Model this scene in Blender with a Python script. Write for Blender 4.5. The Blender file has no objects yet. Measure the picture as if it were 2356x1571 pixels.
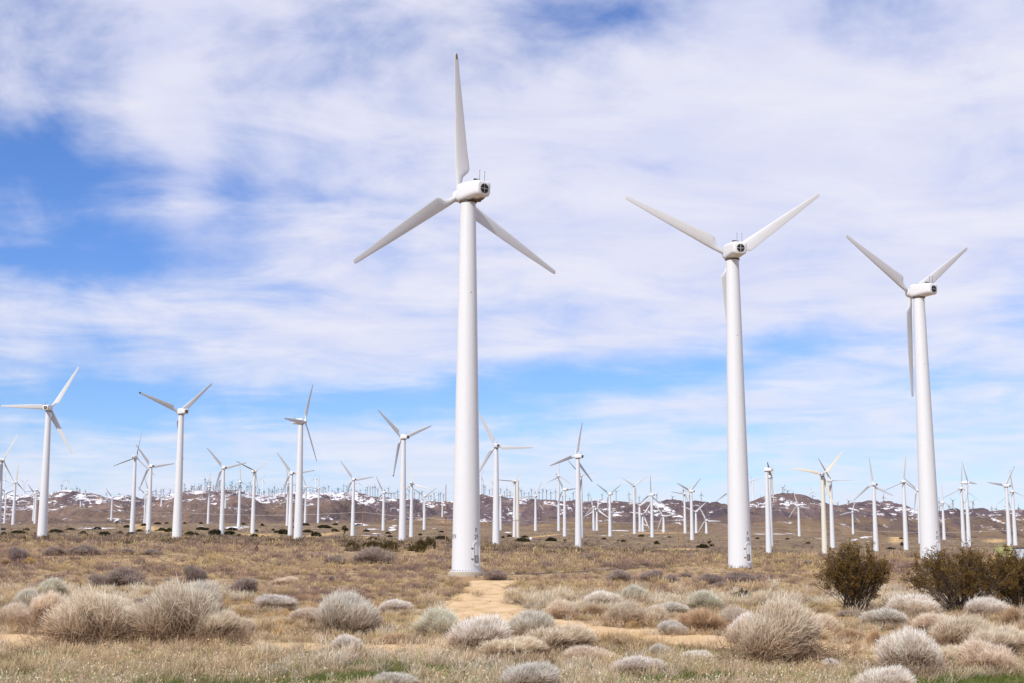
import bpy, bmesh, math, random
import numpy as np
from mathutils import Matrix, Vector
R = math.radians
random.seed(7); rng = np.random.default_rng(7)
S = bpy.context.scene
C = S.collection

# ------------------------------------------------------------------ camera
FPX, CX, CY, PITCH, EYE = 3005.0, 1178.0, 785.5, R(8.5), 3.0
cam = bpy.data.cameras.new('camera'); cam.sensor_width = 36.0; cam.lens = 36.0*FPX/2356.0
cam.clip_start = 0.1; cam.clip_end = 30000
co = bpy.data.objects.new('camera', cam); C.objects.link(co)
co.location = (0, 0, EYE); co.rotation_euler = (R(90)+PITCH, 0, 0); S.camera = co

# ------------------------------------------------------------------ sky and sun
SUN_EL, SUN_AZ = R(44), R(-146)      # azimuth clockwise from +Y (view direction)
S.view_settings.view_transform = 'Standard'; S.view_settings.look = 'None'
S.view_settings.exposure = 0.24; S.view_settings.gamma = 1.0
S.cycles.max_bounces = 6; S.cycles.diffuse_bounces = 3; S.cycles.transmission_bounces = 3
SKY_STRENGTH = 0.089
w = bpy.data.worlds.new('World'); S.world = w; w.use_nodes = True
NT = w.node_tree; NT.nodes.clear()
def N(t, **k):
    n = NT.nodes.new(t)
    for a, b in k.items(): setattr(n, a, b)
    return n
def L(a, b): NT.links.new(a, b)
def setin(sock, v):
    if hasattr(v, 'is_output'): L(v, sock)
    else: sock.default_value = v
def M_(op, a, b=None, c=None, clamp=False):
    n = N('ShaderNodeMath', operation=op); n.use_clamp = clamp
    for i, v in enumerate((a, b, c)):
        if v is not None: setin(n.inputs[i], v)
    return n.outputs[0]
def V_(op, a, b=None):
    n = N('ShaderNodeVectorMath', operation=op)
    for i, v in enumerate((a, b)):
        if v is not None: setin(n.inputs[i], v)
    return n.outputs['Value'] if op in ('LENGTH', 'DOT_PRODUCT') else n.outputs[0]
def MIXC(f, a, b):
    n = N('ShaderNodeMix', data_type='RGBA'); n.clamp_factor = True
    setin(n.inputs[0], f)
    for i, v in ((6, a), (7, b)):
        if hasattr(v, 'is_output'): L(v, n.inputs[i])
        else: n.inputs[i].default_value = (*v, 1)
    return n.outputs[2]
def NOISE(vec, scale, detail=6, rough=.55, dist=0.0):
    n = N('ShaderNodeTexNoise'); L(vec, n.inputs['Vector'])
    n.inputs['Scale'].default_value = scale; n.inputs['Detail'].default_value = detail
    n.inputs['Roughness'].default_value = rough; n.inputs['Distortion'].default_value = dist
    return n.outputs[0]
def RANGE(v, a, b, c=0.0, d=1.0, smooth=True):
    n = N('ShaderNodeMapRange'); n.interpolation_type = 'SMOOTHSTEP' if smooth else 'LINEAR'
    setin(n.inputs[0], v)
    for i, q in enumerate((a, b, c, d)): n.inputs[i+1].default_value = q
    return n.outputs[0]
def scaled(v, s, r=(0, 0, 0)):
    m = N('ShaderNodeMapping'); L(v, m.inputs[0]); m.inputs['Scale'].default_value = s; m.inputs['Rotation'].default_value = r
    return m.outputs[0]
tc = N('ShaderNodeTexCoord'); D = tc.outputs['Generated']
sep = N('ShaderNodeSeparateXYZ'); L(D, sep.inputs[0])
dx, dy, dz = sep.outputs
az = M_('ARCTAN2', dx, dy); el = M_('ARCSINE', dz)
U = M_('MULTIPLY', az, 1.0); 
# the sky in degrees of azimuth and elevation
azd = M_('MULTIPLY', az, 57.2958); eld = M_('MULTIPLY', el, 57.2958)
P = N('ShaderNodeCombineXYZ'); L(azd, P.inputs[0]); L(eld, P.inputs[1]); Pv = P.outputs[0]
# cirrus layer: noise on the flattened cloud plane, seen in perspective
den = M_('ADD', M_('MAXIMUM', dz, 0.0), 0.10)
q = N('ShaderNodeCombineXYZ'); L(M_('DIVIDE', dx, den), q.inputs[0]); L(M_('DIVIDE', dy, den), q.inputs[1])
wq = V_('ADD', q.outputs[0], V_('MULTIPLY', N('ShaderNodeCombineXYZ').outputs[0], (1, 1, 1)))
rot = N('ShaderNodeMapping'); L(q.outputs[0], rot.inputs[0]); rot.inputs['Rotation'].default_value = (0, 0, R(-24)); rot.inputs['Scale'].default_value = (1.0, 1.25, 1)
n1 = NOISE(rot.outputs[0], 2.0, 12, .58, .45)
n2 = NOISE(scaled(Pv, (.8, 1.1, 1), (0, 0, .5)), .20, 11, .58, .45)
rot2 = N('ShaderNodeMapping'); L(Pv, rot2.inputs[0]); rot2.inputs['Rotation'].default_value = (0, 0, R(-9)); rot2.inputs['Scale'].default_value = (.35, 1.5, 1)
n3 = NOISE(rot2.outputs[0], .30, 10, .6, .7)
# layout of blue gaps and thick cloud by direction (azimuth, elevation, size, size, amount)
def deg(px, py):
    a = (px-CX)/FPX; b = (CY-py)/FPX
    cp, sp = math.cos(PITCH), math.sin(PITCH)
    v = (a, cp-b*sp, sp+b*cp); n = math.sqrt(sum(i*i for i in v))
    return math.degrees(math.atan2(v[0], v[1])), math.degrees(math.asin(v[2]/n))
BL = [(30, 330, 190, 110, -.62), (60, 450, 190, 90, -.30), (330, 480, 150, 130, -.22), (200, 600, 190, 60, -.55), (560, 560, 120, 60, -.14), (20, 590, 120, 40, -.35),
      (1400, 30, 150, 45, -.42), (1270, 90, 110, 60, -.30), (1110, 140, 190, 60, -.2), (560, 360, 50, 120, -.16), (720, 455, 160, 28, -.28),
      (180, 900, 300, 55, -.62), (620, 940, 330, 42, -.62), (1000, 905, 250, 38, -.45), (1290, 890, 220, 48, -.55),
      (1560, 850, 210, 30, -.6), (1840, 795, 220, 26, -.42), (2060, 880, 260, 40, -.3), (1230, 990, 300, 30, -.22),
      (2110, 170, 120, 60, -.18), (120, 1010, 200, 25, -.3), (330, 790, 250, 18, -.18), (2200, 1020, 200, 40, -.22),
      (420, 220, 120, 160, .25), (1800, 380, 500, 280, .42), (430, 420, 50, 130, .25), (800, 320, 250, 120, .12), (900, 780, 500, 60, .25),
      (1500, 930, 260, 18, .32), (700, 1010, 300, 16, .2), (640, 915, 120, 12, .2), (2250, 970, 150, 14, .25), (60, 560, 160, 14, .25)]
acc = None
for px, py, sx, sy, am in BL:
    a0, e0 = deg(px, py); k = 1/(FPX*math.pi/180)
    d = V_('MULTIPLY', V_('SUBTRACT', Pv, (a0, e0, 0)), (1/(sx*k), 1/(sy*k), 0))
    g = M_('MULTIPLY', M_('EXPONENT', M_('MULTIPLY', V_('DOT_PRODUCT', d, d), -.7)), am)
    acc = g if acc is None else M_('ADD', acc, g)
dens = M_('ADD', acc, .67)
dens = M_('ADD', dens, M_('MULTIPLY', M_('SUBTRACT', n1, .5), 1.15))
dens = M_('ADD', dens, M_('MULTIPLY', M_('SUBTRACT', n2, .5), 1.25))
dens = M_('ADD', dens, M_('MULTIPLY', M_('SUBTRACT', n3, .5), M_('ADD', .3, RANGE(eld, 3, 11, .95, 0))))
cover = RANGE(dens, -.05, .95)
sky = N('ShaderNodeTexSky'); sky.sky_type = 'NISHITA'; sky.sun_disc = False
sky.sun_elevation = SUN_EL; sky.sun_rotation = SUN_AZ
sky.altitude = 1200; sky.air_density = 1.0; sky.dust_density = .35; sky.ozone_density = 2.0
skyc = V_('MULTIPLY', sky.outputs[0], MIXC(RANGE(eld, 0, 16, 0, 1), (.74, .92, 1.26), (.74, 1.0, 1.50)))
tone = RANGE(n1, .3, .75)
cloudc = MIXC(tone, (6.6, 6.9, 8.9), (8.3, 8.25, 9.1))
cloudc = MIXC(RANGE(eld, 0, 12, .7, 0), cloudc, (7.2, 7.9, 9.3))
mixed = MIXC(M_('MULTIPLY', cover, .94), skyc, cloudc)
bg = N('ShaderNodeBackground'); L(mixed, bg.inputs[0]); bg.inputs[1].default_value = SKY_STRENGTH
out = N('ShaderNodeOutputWorld'); L(bg.outputs[0], out.inputs[0])

sl = bpy.data.lights.new('sun', 'SUN'); sl.energy = 4.2; sl.angle = R(.6); sl.color = (1.0, .95, .865)
so = bpy.data.objects.new('sun', sl); C.objects.link(so)
sd = Vector((math.sin(SUN_AZ)*math.cos(SUN_EL), math.cos(SUN_AZ)*math.cos(SUN_EL), math.sin(SUN_EL)))
so.rotation_euler = sd.to_track_quat('Z', 'Y').to_euler(); so.location = (-30, -30, 60)

# ------------------------------------------------------------------ pixel rays (to turn measured angles into real places)
cp, sp = math.cos(PITCH), math.sin(PITCH)
def T_of(py):
    b = (CY-py)/FPX; return (sp+b*cp)/(cp-b*sp)
def ray(px, py):
    a = (px-CX)/FPX; b = (CY-py)/FPX; d = cp-b*sp
    return a/d, T_of(py)                      # X/Y, (z-eye)/Y
def at(px, py, Y):
    s, t = ray(px, py); return Vector((s*Y, Y, EYE+t*Y))

# ------------------------------------------------------------------ materials
def mat(name, build):
    global NT
    m = bpy.data.materials.new(name); m.use_nodes = True
    keep = NT; NT = m.node_tree; NT.nodes.clear()
    o = N('ShaderNodeOutputMaterial'); L(build(), o.inputs[0]); NT = keep
    return m
def PB(col, rough=.6, spec=.4, bump=None, metal=0.0, bstr=.3, bdist=.1):
    n = N('ShaderNodeBsdfPrincipled')
    if hasattr(col, 'is_output'): L(col, n.inputs['Base Color'])
    else: n.inputs['Base Color'].default_value = (*col, 1)
    setin(n.inputs['Roughness'], rough); n.inputs['Specular IOR Level'].default_value = spec
    n.inputs['Metallic'].default_value = metal
    if bump is not None:
        b = N('ShaderNodeBump'); b.inputs['Strength'].default_value = bstr; b.inputs['Distance'].default_value = bdist
        L(bump, b.inputs['Height']); L(b.outputs[0], n.inputs['Normal'])
    return n.outputs[0]
def OBJC():
    return N('ShaderNodeTexCoord').outputs['Object']
def POS():
    return N('ShaderNodeNewGeometry').outputs['Position']
def ATTR(n): 
    a = N('ShaderNodeAttribute'); a.attribute_name = n; return a
def white_paint(base, dirt, amt, streak=(5, 5, .12)):
    def f():
        p = OBJC()
        a = RANGE(NOISE(scaled(p, streak), 1.0, 6, .6), .48, .78)
        b = RANGE(NOISE(p, .45, 5, .6), .35, .7)
        c = MIXC(M_('MULTIPLY', M_('MULTIPLY', a, b), amt), base, dirt)
        return PB(c, .42, .45)
    return f
MT = {}
MT['tower'] = mat('tower_paint', white_paint((.575, .59, .625), (.40, .35, .29), .30))
MT['yellowed'] = mat('yellowed_tower_paint', white_paint((.60, .575, .50), (.38, .30, .16), .8, (3, 3, .12)))
MT['cream'] = mat('cream_tower_paint', white_paint((.56, .535, .48), (.40, .33, .22), .4))
MT['blade'] = mat('blade_gelcoat', white_paint((.555, .562, .585), (.42, .39, .35), .25, (1.2, 1.2, .5)))
MT['blade_dull'] = mat('blade_shaded', white_paint((.40, .38, .35), (.24, .21, .18), .5, (1.2, 1.2, .4)))  # darker copy of blade paint: shade on edge-on blades put into colour, plus streaks
MT['blade_yellow'] = mat('blade_yellowed', white_paint((.62, .57, .46), (.40, .30, .18), .6, (1.2, 1.2, .5)))
MT['nacelle'] = mat('nacelle_gelcoat', white_paint((.625, .635, .665), (.40, .33, .24), .22, (2, 2, 1)))
MT['black'] = mat('vent_black', lambda: PB((.006, .006, .006), .7))
MT['ring'] = mat('oily_brown_steel', lambda: PB(MIXC(RANGE(NOISE(OBJC(), 4), .4, .6), (.03, .018, .01), (.10, .06, .035)), .5))
MT['dark'] = mat('dark_metal', lambda: PB((.035, .035, .04), .5))
MT['letter'] = mat('faded_black_paint', lambda: PB((.10, .10, .12), .7))
MT['tip'] = mat('worn_dark_tip', lambda: PB(MIXC(RANGE(NOISE(OBJC(), 6), .4, .6), (.05, .035, .03), (.16, .12, .10)), .7))
MT['oil'] = mat('oil_stain', lambda: PB(MIXC(RANGE(NOISE(OBJC(), 3), .4, .6), (.04, .02, .005), (.20, .12, .04)), .5))
MT['doorgrey'] = mat('door_louvre_grey', lambda: PB((.22, .20, .185), .7))
MT['doorrust'] = mat('door_louvre_rust', lambda: PB(MIXC(RANGE(NOISE(OBJC(), 9), .4, .6), (.20, .07, .03), (.14, .12, .11)), .8))
MT['concrete'] = mat('concrete', lambda: PB(MIXC(NOISE(OBJC(), 3, 8), (.30, .255, .21), (.46, .40, .33)), .9, .2, NOISE(OBJC(), 14), bstr=.4, bdist=.02))
MT['bolt'] = mat('bolt_steel', lambda: PB((.38, .38, .41), .5, .5))
MT['lattice'] = mat('lattice_steel', lambda: PB((.10, .10, .125), .6))
MT['wood'] = mat('pole_wood', lambda: PB(MIXC(NOISE(scaled(OBJC(), (8, 8, .6)), 2), (.24, .10, .045), (.36, .19, .09)), .85))
MT['wire'] = mat('wire_aluminium', lambda: PB((.62, .6, .6), .4))
MT['green'] = mat('cabinet_green_paint', lambda: PB(MIXC(NOISE(OBJC(), 2), (.30, .30, .12), (.38, .36, .17)), .6))
MT['bluegrey'] = mat('container_bluegrey_paint', lambda: PB(MIXC(NOISE(OBJC(), 2), (.40, .44, .50), (.52, .55, .60)), .6))
def veg(trans=.25):
    def f():
        c = ATTR('Col').outputs['Color']
        oi = N('ShaderNodeObjectInfo')
        c = V_('MULTIPLY', c, V_('ADD', V_('MULTIPLY', oi.outputs['Color'], (1, 1, 1)), (0, 0, 0)))
        d = N('ShaderNodeBsdfDiffuse'); L(c, d.inputs[0])
        t = N('ShaderNodeBsdfTranslucent'); L(c, t.inputs[0])
        m = N('ShaderNodeMixShader'); m.inputs[0].default_value = trans
        L(d.outputs[0], m.inputs[1]); L(t.outputs[0], m.inputs[2]); return m.outputs[0]
    return f
MT['veg'] = mat('dry_stems_and_leaves', veg(.5))
def ground_mat():
    p = POS()
    a = ATTR('mask'); sp_ = N('ShaderNodeSeparateColor'); L(a.outputs['Color'], sp_.inputs[0])
    sand, snow, far = sp_.outputs
    n_lo = NOISE(p, .05, 5, .6, .3); n_md = NOISE(scaled(p, (.5, .16, 1)), 1.0, 6, .65); n_hi = NOISE(p, 4.0, 5, .7)
    c = MIXC(RANGE(n_lo, .38, .62), (.29, .180, .095), (.225, .145, .09))
    c = MIXC(RANGE(n_md, .46, .66), c, (.40, .31, .165))
    c = MIXC(RANGE(NOISE(scaled(p, (.22, .07, 1)), 1.0, 5, .7), .54, .70), c, (.19, .13, .11))
    c = MIXC(M_('MULTIPLY', RANGE(n_hi, .4, .7), .35), c, (.46, .35, .21))
    nf = NOISE(scaled(p, (.045, .010, 1)), 1.0, 8, .72, .5); nf2 = NOISE(scaled(p, (.20, .05, 1)), 1.0, 6, .7)
    cf = MIXC(RANGE(nf, .42, .60), (.150, .100, .078), (.225, .165, .095)); cf = MIXC(RANGE(nf2, .54, .66), cf, (.085, .062, .045)); cf = MIXC(RANGE(nf, .62, .70), cf, (.30, .215, .12))
    c = MIXC(M_('MULTIPLY', far, .88), c, cf)
    c = MIXC(sand, c, (.50, .34, .16))
    sn = RANGE(M_('SUBTRACT', NOISE(scaled(p, (.05, .012, .1)), 1.0, 8, .72), M_('MULTIPLY', snow, .20)), .315, .285)
    c = MIXC(sn, c, (.80, .80, .84))
    return PB(c, .95, .1, M_('ADD', n_md, M_('MULTIPLY', n_hi, .3)), bstr=.5, bdist=.25)
MT['ground'] = mat('desert_soil', ground_mat)
def hill_mat():
    p = POS()
    a = ATTR('mask'); sp_ = N('ShaderNodeSeparateColor'); L(a.outputs['Color'], sp_.inputs[0])
    low, snow, rock = sp_.outputs
    n1_ = NOISE(scaled(p, (1.4, .5, 1)), .006, 8, .65, .6); n2_ = NOISE(scaled(p, (1.0, .4, 1)), .03, 8, .7, .4)
    c = MIXC(RANGE(n1_, .38, .62), (.205, .145, .135), (.125, .094, .108))
    c = MIXC(RANGE(n2_, .5, .68), c, (.26, .18, .145))
    c = MIXC(low, c, MIXC(RANGE(n2_, .42, .6), (.22, .15, .09), (.28, .19, .11)))
    spots = RANGE(NOISE(scaled(p, (1.2, .45, 1)), .05, 5, .65), .57, .61)
    c = MIXC(M_('MULTIPLY', spots, M_('ADD', .45, M_('MULTIPLY', rock, .5))), c, (.075, .058, .06))
    c = MIXC(M_('MULTIPLY', rock, RANGE(n2_, .40, .56)), c, (.085, .066, .085))
    ns = M_('ADD', M_('MULTIPLY', NOISE(scaled(p, (.022, .0055, .05), (0, 0, .30)), 1.0, 9, .72, .8), .5), M_('MULTIPLY', NOISE(scaled(p, (.085, .018, .24), (0, 0, -.35)), 1.0, 7, .78, .8), .55))
    sn = RANGE(M_('ADD', ns, M_('MULTIPLY', snow, .112)), .612, .626)
    c = MIXC(sn, c, (.78, .78, .83))
    return PB(c, .95, .1, n2_, bstr=1.0, bdist=16.0)
MT['hill'] = mat('hill_soil_and_snow', hill_mat)
def road_mat():
    p = POS()
    c = MIXC(RANGE(NOISE(scaled(p, (1.4, .35, 1)), 1.0, 6, .65), .35, .65), (.60, .43, .26), (.50, .345, .19))
    c = MIXC(RANGE(NOISE(p, 7, 4, .7), .55, .75, 0, .5), c, (.66, .53, .37))
    c = MIXC(RANGE(NOISE(scaled(p, (1.6, .35, 1)), .5, 8, .78), .50, .62, 0, .8), c, (.40, .28, .15))
    return PB(c, .95, .1, NOISE(p, 3.0, 8, .7), bstr=.6, bdist=.08)
MT['road'] = mat('packed_sand', road_mat)

# ------------------------------------------------------------------ object helpers
def tag(o, label=None, cat=None, group=None, kind=None):
    for k, v in (('label', label), ('category', cat), ('group', group), ('kind', kind)):
        if v: o[k] = v
    return o
def link(name, me, parent=None, m=None, loc=(0, 0, 0), rot=(0, 0, 0), scale=(1, 1, 1)):
    o = bpy.data.objects.new(name, me); C.objects.link(o)
    if m is not None and me is not None and not me.materials: me.materials.append(m)
    if parent is not None: o.parent = parent
    o.location = loc; o.rotation_euler = rot; o.scale = scale
    return o
def me_from(name, verts, faces, m=None, smooth=False, cols=None):
    me = bpy.data.meshes.new(name); verts = np.asarray(verts, dtype=np.float32)
    if isinstance(faces, np.ndarray):
        k = faces.shape[1]; nf = len(faces)
        me.vertices.add(len(verts)); me.vertices.foreach_set('co', verts.ravel())
        me.loops.add(nf*k); me.loops.foreach_set('vertex_index', faces.astype(np.int32).ravel())
        me.polygons.add(nf); me.polygons.foreach_set('loop_start', np.arange(0, nf*k, k, dtype=np.int32))
        me.polygons.foreach_set('loop_total', np.full(nf, k, dtype=np.int32))
        if smooth: me.polygons.foreach_set('use_smooth', np.ones(nf, dtype=bool))
        me.update(calc_edges=True)
    else:
        me.from_pydata([tuple(map(float, v)) for v in verts], [], faces)
        if smooth:
            for pl in me.polygons: pl.use_smooth = True
        me.update()
    if cols is not None:
        ca = me.color_attributes.new(cols[0], 'FLOAT_COLOR', 'POINT')
        c4 = np.ones((len(verts), 4), dtype=np.float32); c4[:, :3] = cols[1]
        ca.data.foreach_set('color', c4.ravel())
    if m: me.materials.append(m)
    return me
def loft(rings, cap=True):
    n = len(rings[0]); v = [p for r in rings for p in r]; f = []
    for i in range(len(rings)-1):
        for j in range(n):
            k = (j+1) % n; f.append((i*n+j, i*n+k, (i+1)*n+k, (i+1)*n+j))
    if cap: f.append(tuple(range(n))[::-1]); f.append(tuple((len(rings)-1)*n+j for j in range(n)))
    return v, f
def circ(r, z, n=40, x=0, y=0):
    return [(x+r*math.cos(2*math.pi*i/n), y+r*math.sin(2*math.pi*i/n), z) for i in range(n)]
def boxes(lst):
    v, f = [], []
    for (x, y, z, sx, sy, sz) in lst:
        b = len(v)
        for a in (-.5, .5):
            for c in (-.5, .5):
                for d in (-.5, .5): v.append((x+a*sx, y+c*sy, z+d*sz))
        f += [tuple(b+i for i in q_) for q_ in ((0, 1, 3, 2), (4, 6, 7, 5), (0, 4, 5, 1), (2, 3, 7, 6), (0, 2, 6, 4), (1, 5, 7, 3))]
    return v, f
def sharp(me, ang=35):
    for pl in me.polygons: pl.use_smooth = True
    try: me.set_sharp_from_angle(angle=R(ang))
    except Exception: pass
    return me

# ------------------------------------------------------------------ numpy noise
_perm = rng.permutation(4096)
_grad = rng.random(4096)
def vnoise(x, y):
    xi = np.floor(x).astype(np.int64); yi = np.floor(y).astype(np.int64); fx = x-xi; fy = y-yi
    fx = fx*fx*fx*(fx*(fx*6-15)+10); fy = fy*fy*fy*(fy*(fy*6-15)+10)
    h = lambda a, b: _grad[_perm[(_perm[a & 4095]+b) & 4095]]
    return (h(xi, yi)*(1-fx)+h(xi+1, yi)*fx)*(1-fy)+(h(xi, yi+1)*(1-fx)+h(xi+1, yi+1)*fx)*fy
def fbm(x, y, o=5, g=.5):
    s = 0; a = 1; t = 0
    for i in range(o):
        s = s+a*vnoise(x*2**i+i*17.3, y*2**i+i*9.1); t += a; a *= g
    return s/t

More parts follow.
